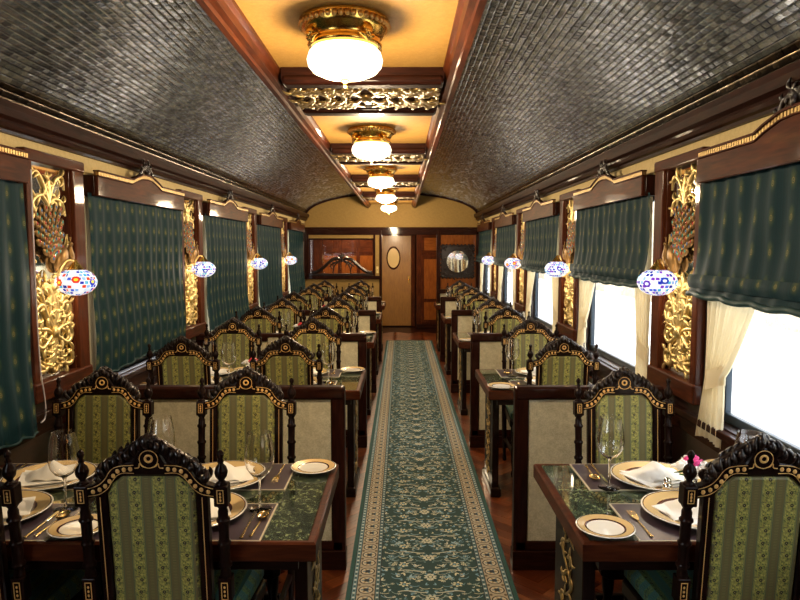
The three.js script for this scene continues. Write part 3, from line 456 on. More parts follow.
// ------------------------------------------------------------------ partitions between the bays
function partition(x0, x1, label, pos) {      // x0 is the aisle side
  const p = thing('booth_partition', label, 'partition', pos), lo = Math.min(x0, x1), hi = Math.max(x0, x1), s = x0 < x1 ? 1 : -1, H = 0.956, T = 0.06;
  const st = (a, b) => box(Math.min(a, b), Math.max(a, b), 0, H - 0.03, -T, 0, 0.01);
  mesh('stile', st(x0, x0 + s * 0.072), M.mahogany, p); mesh('stile', st(x1 - s * 0.06, x1), M.mahogany, p);
  mesh('top_rail', box(lo, hi, H - 0.068, H, -T - 0.006, 0.006, 0.016), M.mahogany, p);
  mesh('base_rail', merge([box(lo + 0.01, hi - 0.01, 0.10, 0.15, -T, 0, 0.006), box(lo - 0.003, hi + 0.003, 0, 0.10, -T - 0.008, 0.008, 0.005)]), M.mahogany, p);
  mesh('fabric_panel', box(lo + 0.05, hi - 0.05, 0.14, H - 0.06, -T + 0.012, -0.012), M.panelCloth, p);
}
const partZ = [0, 1, 2, 3].map((k) => -3.235 - 2.067 * k);
partZ.forEach((z, k) => {
  partition(-0.285, XL + 0.02, `cream fabric partition in dark wood frame behind the ${ORD[k]} table, closed-blind side`, [0, 0, z]);
  partition(0.577, XR - 0.02, `cream fabric partition in dark wood frame behind the ${ORD[k]} table, bright window side`, [0, 0, z]);
});

// ------------------------------------------------------------------ tables
const TT = 0.755;
function makeTable(w) {                          // origin at the middle of the foot; length w across, 0.74 deep
  const P = proto('dining_table', 'table'), D = 0.37, h = w / 2;
  const ring = poly([[-h, -D], [h, -D], [h, D], [-h, D]]), hole = new THREE.Path(); hole.moveTo(-h + 0.030, -D + 0.024); hole.lineTo(-h + 0.030, D - 0.024); hole.lineTo(h - 0.030, D - 0.024); hole.lineTo(h - 0.030, -D + 0.024); ring.holes.push(hole);
  mesh('top_frame', uvBox(at(ext(ring, 0.062, 0.006), 0, TT - 0.031, 0, PI / 2)), M.mahoganyMid, P);
  mesh('stone_top', box(-h + 0.027, h - 0.027, TT - 0.03, TT - 0.001, -D + 0.021, D - 0.021), M.marble, P);
  const r = rng(14); const vine = []; for (let i = 0; i < 6; i++) { const y = 0.09 + i * 0.10, s = i % 2 ? 1 : -1; vine.push([[0, y], [s * 0.03, y + 0.03], [s * 0.055, y + 0.07], [s * 0.02, y + 0.09], [0, y + 0.1]], [[0, y + 0.04], [-s * 0.03, y + 0.06], [-s * 0.05, y + 0.03]]); }
  const carve = merge(acanthus(vine, r, { r: 0.008, leaves: 4, len: 0.04 }));
  for (const s of [-1, 1]) {
    const x = s * (h - (w < 1 ? (s > 0 ? 0.032 : 0.075) : s < 0 ? 0.045 : 0.075)), l = mesh('pedestal', merge([box(x - 0.022, x + 0.022, 0.05, TT - 0.06, -0.19, 0.19, 0.004), box(x - 0.035, x + 0.035, 0, 0.06, -0.22, 0.22, 0.008)]), M.ebony, P);
    const c = mesh('gilt_carving', carve, M.giltDim, l); c.position.set(x + s * 0.022, 0, 0); c.rotation.y = s * PI / 2; c.scale.set(1.35, 1, 0.7);
  }
  for (const q of [-1, 1]) mesh('apron', box(-h + 0.06, h - 0.06, TT - 0.10, TT - 0.05, q * (D - 0.04) - 0.01, q * (D - 0.04) + 0.01), M.ebony, P);
  return P;
}
const TZ0 = [-2.29, -4.43, -6.57, -8.65, -10.60];
const tableL = makeTable(1.40), tableR = makeTable(0.79), LX = -0.96, RX = 0.95;
TZ0.forEach((z, k) => {
  dup(tableL, `wide dining table with green stone top, ${ORD[k]} along the closed-blind side`, [LX, 0, z]);
  dup(tableR, `narrow dining table with green stone top, ${ORD[k]} along the bright window side`, [RX, 0, z]);
});

// ------------------------------------------------------------------ chairs
const lean = (g) => g.applyMatrix4(new THREE.Matrix4().makeTranslation(0, 0.45, 0).multiply(new THREE.Matrix4().makeRotationX(0.085)).multiply(new THREE.Matrix4().makeTranslation(0, -0.45, 0)));
function makeChair() {
  const P = proto('dining_chair', 'chair');
  const postProfile = [[0, 0.0], [0.014, 0.0], [0.017, 0.02], [0.012, 0.05], [0.018, 0.20], [0.02, 0.40], [0.021, 0.45], [0.021, 0.575], [0.015, 0.58], [0.017, 0.67], [0.0135, 0.69], [0.0205, 0.70], [0.0205, 0.706], [0.0155, 0.712], [0.0165, 0.764], [0.0205, 0.77], [0.0205, 0.776], [0.0155, 0.782], [0.016, 0.838], [0.0205, 0.844], [0.0205, 0.85], [0.0155, 0.856], [0.0155, 0.874], [0.012, 0.884], [0.018, 0.893], [0.018, 0.962], [0.012, 0.967], [0.008, 0.972], [0.017, 0.985], [0.020, 0.998], [0.016, 1.012], [0.007, 1.024], [0.010, 1.030], [0.006, 1.038], [0.0105, 1.048], [0.0105, 1.055], [0.006, 1.063], [0, 1.066]];
  const L1 = [[-0.0075, 0.905], [0.0075, 0.905], [0.0075, 0.95], [-0.0075, 0.95]];
  for (const s of [-1, 1]) {
    const x = s * 0.205, p = mesh('post', lean(merge([at(lathe(postProfile, 12), x, 0, 0), box(x - 0.021, x + 0.021, 0.895, 0.96, -0.021, 0.021, 0.005), box(x - 0.020, x + 0.020, 0.585, 0.665, -0.020, 0.020, 0.004)])), M.ebony, P);
    const inl = []; for (const f of [-1, 1]) { for (const [a, b] of [[0.908, 0.948], [0.598, 0.652]]) { const zf = f * 0.0213; inl.push(box(x - 0.009, x + 0.009, a, a + 0.002, zf - 0.0006, zf + 0.0006), box(x - 0.009, x + 0.009, b, b + 0.002, zf - 0.0006, zf + 0.0006), box(x - 0.010, x - 0.008, a, b + 0.002, zf - 0.0006, zf + 0.0006), box(x + 0.008, x + 0.010, a, b + 0.002, zf - 0.0006, zf + 0.0006)); for (let q = 0; q < 3; q++) inl.push(ball(x, lerp(a, b, 0.25 + q * 0.25), zf, 0.0035, 0.0048, 0.0012, 6)); } }
    mesh('inlay', lean(merge(inl)), M.inlay, p);
  }
  // arched frame with the hole for the upholstery
  const half = [[0.165, 0.50], [0.165, 0.925], [0.185, 0.918], [0.19, 0.922], [0.19, 0.955], [0.168, 0.962], [0.148, 0.974], [0.133, 0.99], [0.122, 1.008], [0.108, 1.022], [0.05, 1.030], [0.035, 1.058], [0.02, 1.073], [0, 1.077]];
  const frame = poly([...half, ...half.slice(0, -1).reverse().map(([x, y]) => [-x, y])]), inner = [[-0.131, 0.55], [0.131, 0.55], [0.131, 0.932], [0.117, 0.962], [0.08, 0.992], [-0.08, 0.992], [-0.117, 0.962], [-0.131, 0.932]];
  frame.holes.push(new THREE.Path(inner.map(([x, y]) => V2(x, y)).reverse()));
  const bf = mesh('back_frame', lean(uvBox(ext(frame, 0.032, 0.004))), M.ebony, P);
  mesh('upholstered_back', lean(ext(poly(inner.map(([x, y]) => [x * 1.01, y])), 0.030, 0.011)), M.fabricGreen, P);
  const ov = [], spots = [[0.055, 1.013], [0.074, 1.011], [0.093, 1.006], [0.106, 0.992], [0.118, 0.975], [0.132, 0.96], [0.149, 0.949], [0.169, 0.942]];
  for (const f of [-1, 1]) {
    const z = f * 0.0165; for (const s of [-1, 1]) for (const [x, y] of spots) ov.push(ball(s * x, y, z, 0.0066, 0.0075, 0.0022, 6));
    const line = (pts, rr = 0.0011) => { for (const s of [-1, 1]) ov.push(new THREE.TubeGeometry(new THREE.CatmullRomCurve3(pts.map(([x, y]) => V3(s * x, y, z))), pts.length * 3, rr, 4)); };
    line([[0.045, 1.0], [0.08, 1.0], [0.096, 0.992], [0.112, 0.972], [0.126, 0.952], [0.15, 0.935], [0.186, 0.928]]); line([[0.045, 1.025], [0.085, 1.022], [0.106, 1.015], [0.118, 1.003], [0.13, 0.984], [0.146, 0.967], [0.165, 0.957], [0.187, 0.951]]);
    line([[0.150, 0.51], [0.150, 0.75], [0.150, 0.925]], 0.0013);
    ov.push(at(new THREE.TorusGeometry(0.010, 0.0035, 6, 16), 0, 1.045, z)); ov.push(at(new THREE.TorusGeometry(0.027, 0.0012, 4, 24), 0, 1.043, z)); line([[0.008, 1.018], [0.02, 1.022], [0.027, 1.032], [0.03, 1.018], [0.042, 1.016]], 0.0016);
  }
  mesh('inlay', lean(merge(ov)), M.inlay, bf);
  // carved crest
  const cr = rng(4), crest = [[0.146, 0.985], [0.150, 1.004], [0.132, 1.03], [0.108, 1.048], [0.082, 1.066], [0.052, 1.086], [0.025, 1.102], [0, 1.106]], cs = poly([...crest, ...crest.slice(0, -1).reverse().map(([x, y]) => [-x, y])]), parts = [ext(cs, 0.018, 0.003)];
  for (const s of [-1, 1]) for (let i = 0; i < 9; i++) { const t = i / 8.5, x = 0.152 * (1 - t), y = 0.998 + 0.108 * Math.pow(t, 0.85); for (const f of [-1, 1]) { const g = leaf((x - 0.006) * s, y - 0.03, s > 0 ? 0.5 + t * 0.7 : PI - 0.5 - t * 0.7, 0.036 + 0.022 * cr(), 0.008 + 0.005 * cr(), s * (1.2 + 1.4 * cr()), 0.003); if (f < 0) g.rotateY(PI).applyMatrix4(new THREE.Matrix4().makeScale(1, 1, 1)); parts.push(g); } parts.push(ball(x * s, y + 0.004 - 0.004 * (i % 2), 0, 0.0105 - 0.003 * (i % 2), 0.011 - 0.003 * (i % 2), 0.013, 7)); }
  parts.push(ball(0, 1.105, 0, 0.016, 0.010, 0.013, 8)); for (const s of [-1, 1]) parts.push(leaf(s * 0.138, 1.0, s > 0 ? 0.1 : PI - 0.1, 0.028, 0.008, -s * 0.9));
  mesh('crest', lean(merge(parts)), M.carvedEbony, P);
  mesh('back_rail', lean(box(-0.19, 0.19, 0.49, 0.535, -0.013, 0.013, 0.004)), M.ebony, P);
  // seat and frame
  const seatShape = poly([[-0.20, 0.01], [0.20, 0.01], [0.225, 0.42], [0.205, 0.445], [-0.205, 0.445], [-0.225, 0.42]]);
  mesh('seat', at(ext(seatShape, 0.075, 0.022), 0, 0.455, 0, -PI / 2), M.fabricTeal, P);
  mesh('seat_frame', uvBox(at(ext(poly([[-0.205, 0.01], [0.205, 0.01], [0.23, 0.42], [0.21, 0.45], [-0.21, 0.45], [-0.23, 0.42]]), 0.055, 0.006), 0, 0.395, 0, -PI / 2)), M.ebony, P);
  for (const s of [-1, 1]) mesh('leg', at(lathe([[0, 0], [0.014, 0], [0.019, 0.025], [0.012, 0.05], [0.018, 0.12], [0.021, 0.2], [0.013, 0.24], [0.022, 0.26], [0.016, 0.28], [0.022, 0.32], [0.024, 0.37], [0.0, 0.37]], 10), s * 0.20, 0, -0.415), M.ebony, P);
  mesh('stretcher', merge([box(-0.19, 0.19, 0.16, 0.185, -0.23, -0.205, 0.006), box(-0.212, -0.188, 0.155, 0.18, -0.40, -0.03, 0.005), box(0.188, 0.212, 0.155, 0.18, -0.40, -0.03, 0.005)]), M.ebony, P);
  return P;
}
const chair = makeChair(), SEATS_L = [['aisle', -0.735], ['window', -1.36]], SEATS_R = [['aisle', 1.0]];
TZ0.forEach((z, k) => {
  const zn = z + 0.375, zf = z - (k === 4 ? 0.60 : 0.59);
  for (const [where, x] of SEATS_L) {
    dup(chair, `carved dark chair, back turned to the viewer, ${where} place at ${ORD[k]} table, closed-blind side`, [x + (k && where === 'aisle' ? 0.02 : 0), 0, zn], 0);
    dup(chair, `carved dark chair facing the viewer, ${where} place behind ${ORD[k]} table, closed-blind side`, [x + (k ? 0.04 : where === 'aisle' ? 0.03 : 0), 0, zf], PI);
  }
  dup(chair, `carved dark chair, back turned to the viewer, at ${ORD[k]} table, bright window side`, [k ? 1.01 : 1.055, 0, zn], 0);
  dup(chair, `carved dark chair facing the viewer, behind ${ORD[k]} table, bright window side`, [1.015, 0, zf], PI);
});

// ------------------------------------------------------------------ table settings
function makePlate(name, R, rim) {
  const P = proto(name, 'plate'), h = R > 0.12 ? 0.022 : 0.016, w = R * rim;
  mesh('dish', lathe([[0, 0.0], [w * 0.8, 0], [w * 0.95, 0.003], [R, h - 0.004], [R + 0.002, h - 0.001], [R - 0.002, h], [w, 0.0085], [w * 0.85, 0.006], [0, 0.006]], 40), M.porcelain, P);
  const ringAt = (a, b, mat, nm) => { const Y = (q) => lerp(0.0085, h, (q - w) / (R - 0.002 - w)) + 0.0006; mesh(nm, lathe([[R * a, Y(R * a) - 0.0004], [R * a, Y(R * a)], [R * b, Y(R * b)], [R * b, Y(R * b) - 0.0004]], 40), mat, P); };
  ringAt(rim + 0.09, 0.955, M.rimGold, 'gold_band'); ringAt(rim + 0.02, rim + 0.09, M.rimMaroon, 'maroon_ring'); ringAt(0.955, 0.975, M.rimMaroon, 'edge_line');
  return P;
}
const charger = makePlate('charger_plate', 0.167, 0.62), bread = makePlate('bread_plate', 0.090, 0.62);
const glass = (() => { const P = proto('wine_glass', 'wine glass'); 
  mesh('bowl', lathe([[0, 0.112], [0.012, 0.113], [0.03, 0.124], [0.045, 0.146], [0.0505, 0.175], [0.0485, 0.21], [0.0425, 0.245], [0.039, 0.268], [0.0378, 0.268], [0.0412, 0.245], [0.047, 0.21], [0.049, 0.175], [0.0435, 0.147], [0.029, 0.126], [0.012, 0.116], [0, 0.115]], 28), M.crystal, P);
  mesh('stem', lathe([[0, 0.003], [0.008, 0.006], [0.0045, 0.02], [0.0038, 0.06], [0.0042, 0.10], [0.009, 0.113], [0, 0.1145]], 14), M.crystal, P);
  mesh('foot', lathe([[0, 0], [0.040, 0], [0.041, 0.0015], [0.03, 0.0035], [0.01, 0.006], [0, 0.0065]], 28), M.crystal, P); return P; })();
const napkin = (() => { const P = proto('napkin', 'napkin'); const pts = [];
  const g = sheet(16, 10, (u, v) => { const a = (u - 0.5) * 2, x = a * 0.115 * (1 - 0.25 * v), z = 0.07 - 0.14 * v, y = 0.012 + 0.055 * Math.max(0, 1 - Math.abs(a) * 1.15) * Math.sin(v * PI * 0.9 + 0.15) + 0.004 * Math.sin(u * 14 + v * 5); return [x, y, z, u, v]; });
  const b = sheet(16, 10, (u, v) => { const a = (u - 0.5) * 2, x = a * 0.115 * (1 - 0.25 * v), z = 0.07 - 0.14 * v, y = 0.0075 + 0.046 * Math.max(0, 1 - Math.abs(a) * 1.15) * Math.sin(v * PI * 0.9 + 0.15); return [x, y, z, u, v]; });
  const lower = at(box(-0.105, 0.105, 0, 0.0055, -0.085, 0.085, 0.002), 0, 0.007, 0, 0, 0.25, 0);
  mesh('folded_top', merge([g, b]), phyDouble(), P); mesh('folded_base', lower, M.cloth, P); return P; })();
function phyDouble() { return std({ color: 0xece8e0, roughness: 0.85, side: THREE.DoubleSide }); }
function cutlery(name, head) {
  const P = proto(name, name), G = M.steelGilt; const handle = (L) => scroll([[0, 0], [0, L * 0.35], [0, L * 0.7], [0, L]], 0.006, 0.0035, 0.0025, { flatness: 0.35, lift: 0.35, n: 10 });
  mesh('handle', at(handle(0.13), 0, 0, 0, -PI / 2), G, P); const hd = head(); mesh(name === 'knife' ? 'blade' : name === 'spoon' ? 'bowl' : 'tines', hd, name === 'knife' ? M.silver : G, P); return P;
}
const fork = cutlery('fork', () => { const g = [at(ext(poly([[-0.003, 0.12], [0.003, 0.12], [0.012, 0.148], [0.012, 0.158], [-0.012, 0.158], [-0.012, 0.148]]), 0.0022, 0.0005), 0, 0.0025, 0, -PI / 2)]; for (let i = 0; i < 4; i++) g.push(at(scroll([[-0.0105 + i * 0.007, 0.155], [-0.0105 + i * 0.007, 0.18], [-0.0105 + i * 0.007, 0.203]], 0.0016, 0.0018, 0.0008, { n: 4, sides: 5 }), 0, 0.002, 0, -PI / 2)); return merge(g); });
const knife = cutlery('knife', () => at(ext(poly([[-0.004, 0.12], [0.005, 0.12], [0.007, 0.19], [0.003, 0.225], [-0.004, 0.23]]), 0.002, 0.0005), 0, 0.0022, 0, -PI / 2));
const spoon = cutlery('spoon', () => { const g = new THREE.SphereGeometry(1, 16, 8, 0, 2 * PI, PI / 2, PI / 2); const g2 = g.clone().scale(0.9, 0.82, 0.9); const idx = g2.index.array; for (let i = 0; i < idx.length; i += 3) { const t = idx[i]; idx[i] = idx[i + 1]; idx[i + 1] = t; } g2.computeVertexNormals(); return at(merge([g, g2]), 0, 0.0085, -0.155, 0, 0, 0, 0.021, 0.0085, 0.032); });
const placemat = (() => { const P = proto('placemat', 'placemat'), m = mesh('mat', box(-0.265, 0.265, 0, 0.003, -0.145, 0.145), M.mat, P); mesh('edge', merge([box(-0.268, -0.263, 0, 0.0035, -0.147, 0.147), box(0.263, 0.268, 0, 0.0035, -0.147, 0.147), box(-0.266, 0.266, 0, 0.0035, -0.147, -0.143), box(-0.266, 0.266, 0, 0.0035, 0.143, 0.147)]), M.matEdge, P); return P; })();
const shaker = (() => { const P = proto('salt_shaker', 'shaker'); mesh('body', lathe([[0, 0], [0.016, 0], [0.019, 0.004], [0.014, 0.012], [0.018, 0.024], [0.017, 0.036], [0.011, 0.044], [0, 0.044]], 18), M.silver, P); mesh('lid', lathe([[0.012, 0.043], [0.014, 0.047], [0.012, 0.056], [0.005, 0.062], [0, 0.064]], 18), M.silver, P); return P; })();
function bouquet(colour) {
  const P = proto('flower_vase', 'flower vase'), r = rng(88); mesh('vase', lathe([[0, 0], [0.022, 0], [0.024, 0.006], [0.013, 0.016], [0.02, 0.034], [0.024, 0.055], [0.018, 0.07], [0.022, 0.078], [0.019, 0.078], [0.015, 0.07], [0, 0.066]], 20), M.silver, P);
  const bloom = (R) => { const out = [ball(0, R * 0.2, 0, R * 0.3)]; for (let ring = 0; ring < 3; ring++) for (let i = 0; i < 6; i++) { const a = i / 6 * 2 * PI + ring * 0.5; out.push(at(ball(0, 0, 0, R * 0.42, R * 0.5, R * 0.14, 6), Math.cos(a) * R * (0.28 + ring * 0.22), R * (0.35 - ring * 0.14), Math.sin(a) * R * (0.28 + ring * 0.22), -0.5 - ring * 0.35, PI / 2 - a, 0, 1, 1, 1)); } return merge(out); };
  const b = bloom(0.034); const spots = [[0.0, 0.12, 0.0, 0], [-0.04, 0.105, 0.01, 1], [0.042, 0.10, 0.015, 1], [0.01, 0.105, -0.04, 1], [0.005, 0.09, 0.042, 1]];
  spots.forEach(([x, y, z, w]) => { const f = mesh('flower', b, w ? M.petalWhite : colour, P); f.position.set(x, y, z); f.rotation.set(z * 8, r() * 6, -x * 8); });
  const lv = []; for (let i = 0; i < 7; i++) { const a = i / 7 * 2 * PI; lv.push(at(ball(0, 0, 0, 0.013, 0.003, 0.028, 6), Math.cos(a) * 0.035, 0.078, Math.sin(a) * 0.035, -0.5, PI / 2 - a, 0)); } mesh('leaves', merge(lv), M.leafGreen, P); return P;
}
const vasePink = bouquet(M.petalPink), vaseRed = bouquet(M.petalRed);
TZ0.forEach((z, k) => {
  for (const side of ['L', 'R']) {
    const table = `${ORD[k]} table, ${SIDE[side]}`, seats = side === 'L' ? [['aisle', -0.69], ['window', -1.36]] : [['', 0.985]];
    for (const [where, x] of seats) for (const far of [0, 1]) {
      const s = far ? -1 : 1, spot = `${far ? 'far' : 'near'}${where ? ' ' + where : ''} place of ${table}`, turn = far ? PI : 0;
      const put = (P, what, dx, dz, y, t = 0, g) => dup(P, `${what}, ${spot}`, [x + s * dx, y, z + s * dz], turn + t, g);
      const y0 = TT + 0.0005, y1 = TT + 0.0035;
      put(placemat, 'dark purple placemat with pale edge', side === 'R' ? 0.015 : (where === 'aisle' ? s * -0.01 : 0), 0.212, TT - 0.001);
      put(charger, 'large porcelain plate with gold band', 0, 0.165, y1);
      put(napkin, 'folded white napkin on large plate', 0.0, 0.165, y1 + 0.0045, 0.15);
      put(glass, 'tall clear wine glass', 0.205, 0.115 - (far ? 0.03 : 0), y1);
      put(bread, 'small gold-rimmed bread plate', where === 'window' && far ? -0.22 : -0.335, 0.285, k || side === 'R' || where === 'aisle' ? y0 + 0.003 : y1);
      if (k < 3) { put(fork, 'gilt fork beside large plate', -0.205, 0.335, y1); put(knife, 'silver knife beside large plate', 0.195, 0.345, y1); put(spoon, 'gilt spoon beside large plate', 0.222, 0.335, y1, -0.05); }
    }
    const vx = side === 'L' ? -1.03 : 1.06;
    dup(side === 'L' ? vaseRed : vasePink, `silver vase of ${side === 'L' ? 'red' : 'pink'} and white flowers on ${table}`, [vx, TT, z - 0.03], 0);
    if (k < 3) { dup(shaker, `small silver shaker beside flower vase on ${table}, aisle side`, [vx - 0.085, TT, z - 0.03], 0); dup(shaker, `small silver shaker beside flower vase on ${table}, window side`, [vx + 0.085, TT, z - 0.035], 0); }
  }
});

// ------------------------------------------------------------------ carpet runner
{
  const x0 = -0.262, x1 = 0.556, g = new RoundedBoxGeometry(x1 - x0, 0.012, 10.9, 1, 0.003).translate((x0 + x1) / 2, 0.006, -6.15); const f = flat(g), p = f.attributes.position, uv = f.attributes.uv; for (let i = 0; i < p.count; i++) uv.setXY(i, (p.getX(i) - x0) * 0.81 / (x1 - x0), p.getZ(i));
  const c = thing('carpet_runner', 'long green patterned carpet runner with cream medallion borders along the aisle', 'carpet'); mesh('pile', f, M.carpet, c);
  mesh('end_binding', box(x0, x1, 0.0, 0.0135, -11.6, -11.57, 0.003), std({ color: 0x23302a, roughness: 0.9 }), c);
}

// ------------------------------------------------------------------ end wall of the saloon
{
  const s = poly([[XL, 0], [-0.36, 0], [-0.36, 1.98], [0.655, 1.98], [0.655, 0], [XR, 0], [XR, 2.24]]); for (let i = 1; i < 40; i++) { const a = PI * i / 40; s.lineTo(XC + A * Math.cos(a), SPRING + B * Math.sin(a)); } s.lineTo(XL, 2.24);
  const w = new THREE.Path(); w.moveTo(-1.655, 1.18); w.lineTo(-1.655, 1.84); w.lineTo(-0.475, 1.84); w.lineTo(-0.475, 1.18); s.holes.push(w);
  const wall = struct('wall_end', uvBox(new THREE.ExtrudeGeometry(s, { depth: 0.06, bevelEnabled: false }).translate(0, 0, ZE - 0.06)), M.tympanum);
  const t = (n, ...g) => struct(n, merge(g), M.mahogany);
  t('trim_7', box(XL, XR, 1.90, 2.02, ZE, ZE + 0.03, 0.006), box(XL, XR, 2.0, 2.035, ZE, ZE + 0.05, 0.006));                 // header
  t('trim_8', box(-1.71, -1.64, 1.12, 1.92, ZE, ZE + 0.03, 0.005), box(-0.49, -0.455, 1.12, 1.92, ZE, ZE + 0.03, 0.005), box(-1.71, -0.37, 1.115, 1.175, ZE, ZE + 0.06, 0.006));
  t('trim_9', box(-0.385, -0.34, 0, 1.98, ZE - 0.07, ZE + 0.035, 0.006)); t('trim_10', box(0.635, 0.70, 0, 1.98, ZE - 0.07, ZE + 0.035, 0.006)); t('trim_11', box(1.33, XR, 0, 1.98, ZE, ZE + 0.03, 0.005));
  const arch = []; for (let i = 0; i <= 40; i++) { const a = PI * i / 40; arch.push([XC + A * Math.cos(a), SPRING + B * Math.sin(a)]); } const arc2 = arch.map(([x, y]) => [XC + (x - XC) * 0.975, SPRING + (y - SPRING) * 0.93 - 0.004]);
  struct('trim_12', at(ext(poly([...arch, ...arc2.reverse()]), 0.04, 0), 0, 0, ZE + 0.02), M.mahogany);
  // window into the compartment behind
  const wn = struct('window_11', merge([box(-1.655, -0.475, 1.18, 1.21, ZE - 0.05, ZE - 0.02), box(-1.655, -0.475, 1.81, 1.84, ZE - 0.05, ZE - 0.02), box(-1.655, -1.625, 1.18, 1.84, ZE - 0.05, ZE - 0.02), box(-0.505, -0.475, 1.18, 1.84, ZE - 0.05, ZE - 0.02)]), M.mahogany);
  mesh('pane', box(-1.65, -0.48, 1.19, 1.83, ZE - 0.037, ZE - 0.033), M.pane, wn);
  // swan-neck pediment in front of it
  const pd = thing('carved_pediment', 'dark carved swan-neck pediment standing on the end wall sill', 'pediment', [-1.05, 1.175, ZE + 0.03]), r = rng(6); pd.scale.y = 1.22;
  for (const sd of [-1, 1]) { mesh('swan_neck', scroll([[sd * 0.54, 0.05], [sd * 0.44, 0.06], [sd * 0.30, 0.14], [sd * 0.17, 0.235], [sd * 0.06, 0.25], [sd * 0.025, 0.22]], 0.022, 0.026, 0.018, { n: 24 }), M.carvedEbony, pd); mesh('arch_rib', scroll([[sd * 0.16, 0.0], [sd * 0.155, 0.08], [sd * 0.12, 0.16], [sd * 0.03, 0.21]], 0.012, 0.011, 0.01), M.carvedEbony, pd); mesh('leaf_carving', merge(acanthus([[[sd * 0.03, 0.22], [sd * 0.10, 0.2], [sd * 0.17, 0.17], [sd * 0.22, 0.13]]], r, { r: 0.014, leaves: 6, len: 0.08 })), M.carvedEbony, pd); }
  mesh('finial', merge([scroll([[0, 0.2], [0, 0.27], [0, 0.33]], 0.02, 0.02, 0.006), leaf(0, 0.25, 0.9, 0.09, 0.014, -0.6), leaf(0, 0.25, PI - 0.9, 0.09, 0.014, 0.6), leaf(0, 0.28, 0.7, 0.06, 0.01, 0.4), leaf(0, 0.28, PI - 0.7, 0.06, 0.01, -0.4)]), M.carvedEbony, pd);
  mesh('base_rail', box(-0.60, 0.55, 0, 0.035, -0.02, 0.03, 0.006), M.carvedEbony, pd);
  // switch plate
  const sw = thing('light_switch', 'small brass switch plate on the narrow strip beside the doorway', 'switch', [-0.42, 1.28, ZE]); mesh('plate', box(-0.02, 0.02, -0.06, 0.06, 0, 0.008, 0.003), M.switchPlate, sw); mesh('toggle', box(-0.006, 0.006, -0.012, 0.012, 0.006, 0.02, 0.003), M.brass, sw);
  // mirror wall
  mesh('veneer_panel', box(0.70, 1.33, 0.94, 1.91, ZE - 0.002, ZE + 0.008), M.orange, wall);
  mesh('dado_panel', box(0.70, 1.33, 0.05, 0.86, ZE - 0.002, ZE + 0.008), M.panelCloth, wall); struct('trim_13', box(0.66, XR, 0.86, 0.935, ZE, ZE + 0.05, 0.008), M.mahogany); struct('trim_14', box(XL, -0.37, 0.0, 0.14, ZE, ZE + 0.03, 0.006), M.mahogany);
  const mr = thing('round_mirror', 'round mirror in square dark carved frame on the end wall', 'mirror', [1.005, 1.43, ZE + 0.01]), q = rng(19), sq = poly([[-0.29, -0.29], [0.29, -0.29], [0.29, 0.29], [-0.29, 0.29]]), ho = new THREE.Path(); ho.absarc(0, 0, 0.20, 0, 2 * PI, true); sq.holes.push(ho);
  mesh('frame', at(ext(sq, 0.025, 0.005, 24), 0, 0, 0.0125), M.carvedEbony, mr); mesh('mirror_glass', at(new THREE.CylinderGeometry(0.205, 0.205, 0.006, 40), 0, 0, 0.006, PI / 2), M.mirror, mr); mesh('bezel', at(new THREE.TorusGeometry(0.205, 0.012, 8, 40), 0, 0, 0.022), M.carvedEbony, mr);
  const cv = []; for (let i = 0; i < 44; i++) { const a = q() * 2 * PI, rad = 0.235 + 0.11 * q(), x = Math.cos(a) * rad, y = Math.sin(a) * rad; if (Math.max(Math.abs(x), Math.abs(y)) < 0.285) cv.push(leaf(x, y, q() * 6.3, 0.06, 0.011, 2 * (q() - 0.5) * 2, 0.02)); } for (let i = 0; i < 4; i++) for (let j = 0; j < 5; j++) { const a = i * PI / 2 + PI / 4, x = Math.cos(a) * 0.34, y = Math.sin(a) * 0.34; cv.push(leaf(x, y, j * 1.25, 0.07, 0.012, 1.2, 0.02)); } for (let i = 0; i < 36; i++) { const e = (i % 9 - 4) * 0.066, k = i / 9 | 0; const [x, y] = [[e, 0.29], [e, -0.29], [0.29, e], [-0.29, e]][k]; cv.push(ball(x, y, 0.015, 0.02, 0.02, 0.014, 6)); }
  mesh('leaf_carving', merge(cv), M.carvedEbony, mr);
  // vestibule behind the doorway
  const zb = -13.9; struct('wall_vestibule', box(XL - 0.05, XR + 0.05, -0.1, 2.4, zb - 0.08, zb), M.mahogany);
  struct('ceiling_vestibule', box(XL, XR, 2.05, 2.12, zb, ZE - 0.06), M.frieze);
  const door = struct('door_1', box(-0.41, 0.215, 0.01, 1.93, zb, zb + 0.04, 0.005), M.doorWood);
  const oval = new THREE.CylinderGeometry(1, 1, 0.012, 32); mesh('oval_frame', at(new THREE.TorusGeometry(1, 0.11, 8, 36), -0.16, 1.46, zb + 0.042, 0, 0, 0, 0.135, 0.225, 0.09), M.mahoganyMid, door); mesh('oval_pane', at(oval, -0.16, 1.46, zb + 0.042, PI / 2, 0, 0, 0.13, 1, 0.22), std({ map: mottle([214, 176, 104], [236, 206, 140], 97), roughness: 0.3 }), door);
  mesh('handle', merge([box(0.16, 0.18, 0.92, 1.08, zb + 0.04, zb + 0.048), ball(0.17, 1.0, zb + 0.06, 0.02, 0.012, 0.02)]), M.brass, door);
  struct('trim_15', merge([box(0.215, 0.30, 0, 2.0, zb, zb + 0.08, 0.006), box(-0.47, -0.41, 0, 2.0, zb, zb + 0.08, 0.006), box(-0.47, 0.30, 1.93, 2.0, zb, zb + 0.08)]), M.mahoganyMid);
  const cab = thing('wall_cabinet', 'tall reddish wooden panelled cabinet beyond the doorway', 'cabinet', [0.62, 0, zb + 0.02]);
  mesh('carcass', box(-0.30, 0.36, 0.002, 2.0, 0, 0.42, 0.006), M.mahoganyMid, cab); mesh('base', box(-0.30, 0.36, 0.0, 0.09, 0.42, 0.44), M.mahogany, cab);
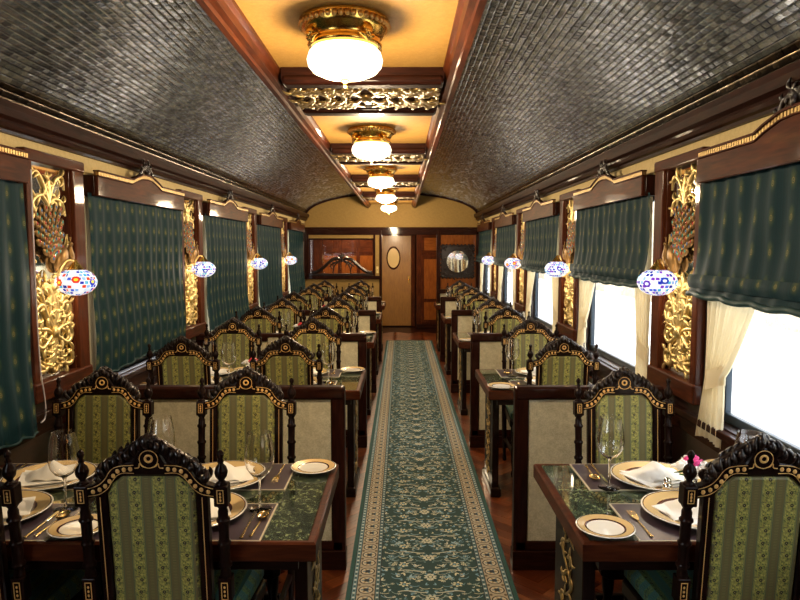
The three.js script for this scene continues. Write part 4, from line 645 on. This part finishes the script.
  const leafDoor = mesh('door', box(-0.20, 0.28, 0.12, 1.52, 0.42, 0.44, 0.004), M.mahoganyMid, cab); mesh('panel', box(-0.14, 0.22, 0.62, 1.44, 0.44, 0.448, 0.004), M.orange, leafDoor); mesh('panel', box(-0.14, 0.22, 0.18, 0.55, 0.44, 0.448, 0.004), M.orange, leafDoor);
  const upper = mesh('door', box(-0.20, 0.28, 1.57, 1.93, 0.42, 0.44, 0.004), M.mahoganyMid, cab); mesh('panel', box(-0.14, 0.22, 1.62, 1.88, 0.44, 0.448, 0.004), M.orange, upper);
  const lamp = thing('downlight', 'small white ceiling light in the vestibule beyond the doorway', 'ceiling lamp', [-0.14, 2.05, -12.6]); mesh('glass', lathe([[0, -0.05], [0.05, -0.045], [0.075, -0.02], [0.078, 0]], 20), M.opal, lamp); mesh('ring', lathe([[0.076, -0.012], [0.09, -0.01], [0.09, 0], [0.076, 0]], 20), M.brass, lamp);
  const pl = new THREE.PointLight(CEILING_LAMP.color, 2.6); pl.position.set(-0.14, 1.93, -12.6); pl.castShadow = true; pl.shadow.radius = 4; scene.add(pl);
  // panelled compartment front seen through the end window
  const pw = struct('wall_compartment', box(XL, -0.5, 0, 2.05, -12.75, -12.7), M.mahoganyMid);
  for (let i = 0; i < 3; i++) { const x = -1.52 + i * 0.36; mesh('panel', box(x, x + 0.29, 1.58, 1.86, -12.7, -12.685, 0.005), M.mahoganyMid, pw); mesh('panel', box(x, x + 0.29, 0.9, 1.52, -12.7, -12.685, 0.005), M.orange, pw); }
  const pl2 = new THREE.PointLight(CEILING_LAMP.color, 2.0); pl2.position.set(-1.0, 1.93, -12.15); pl2.castShadow = true; pl2.shadow.radius = 4; scene.add(pl2);
  const l2 = thing('downlight', 'small white ceiling light in the compartment behind the end window', 'ceiling lamp', [-1.0, 2.05, -12.15]); mesh('glass', lathe([[0, -0.05], [0.05, -0.045], [0.075, -0.02], [0.078, 0]], 20), M.opal, l2); mesh('ring', lathe([[0.076, -0.012], [0.09, -0.01], [0.09, 0], [0.076, 0]], 20), M.brass, l2);
}

// ------------------------------------------------------------------ outside: pale platform and the foot of a stone building
struct('platform', box(1.75, 60, -0.5, -0.25, -90, 40), M.concrete);
struct('wall_station', box(9, 9.6, -0.25, 5, -90, 40), M.stone);
struct('ground', box(-60, 1.75, -1.2, -1.1, -90, 40), M.concrete);

renderer.render(scene, camera);
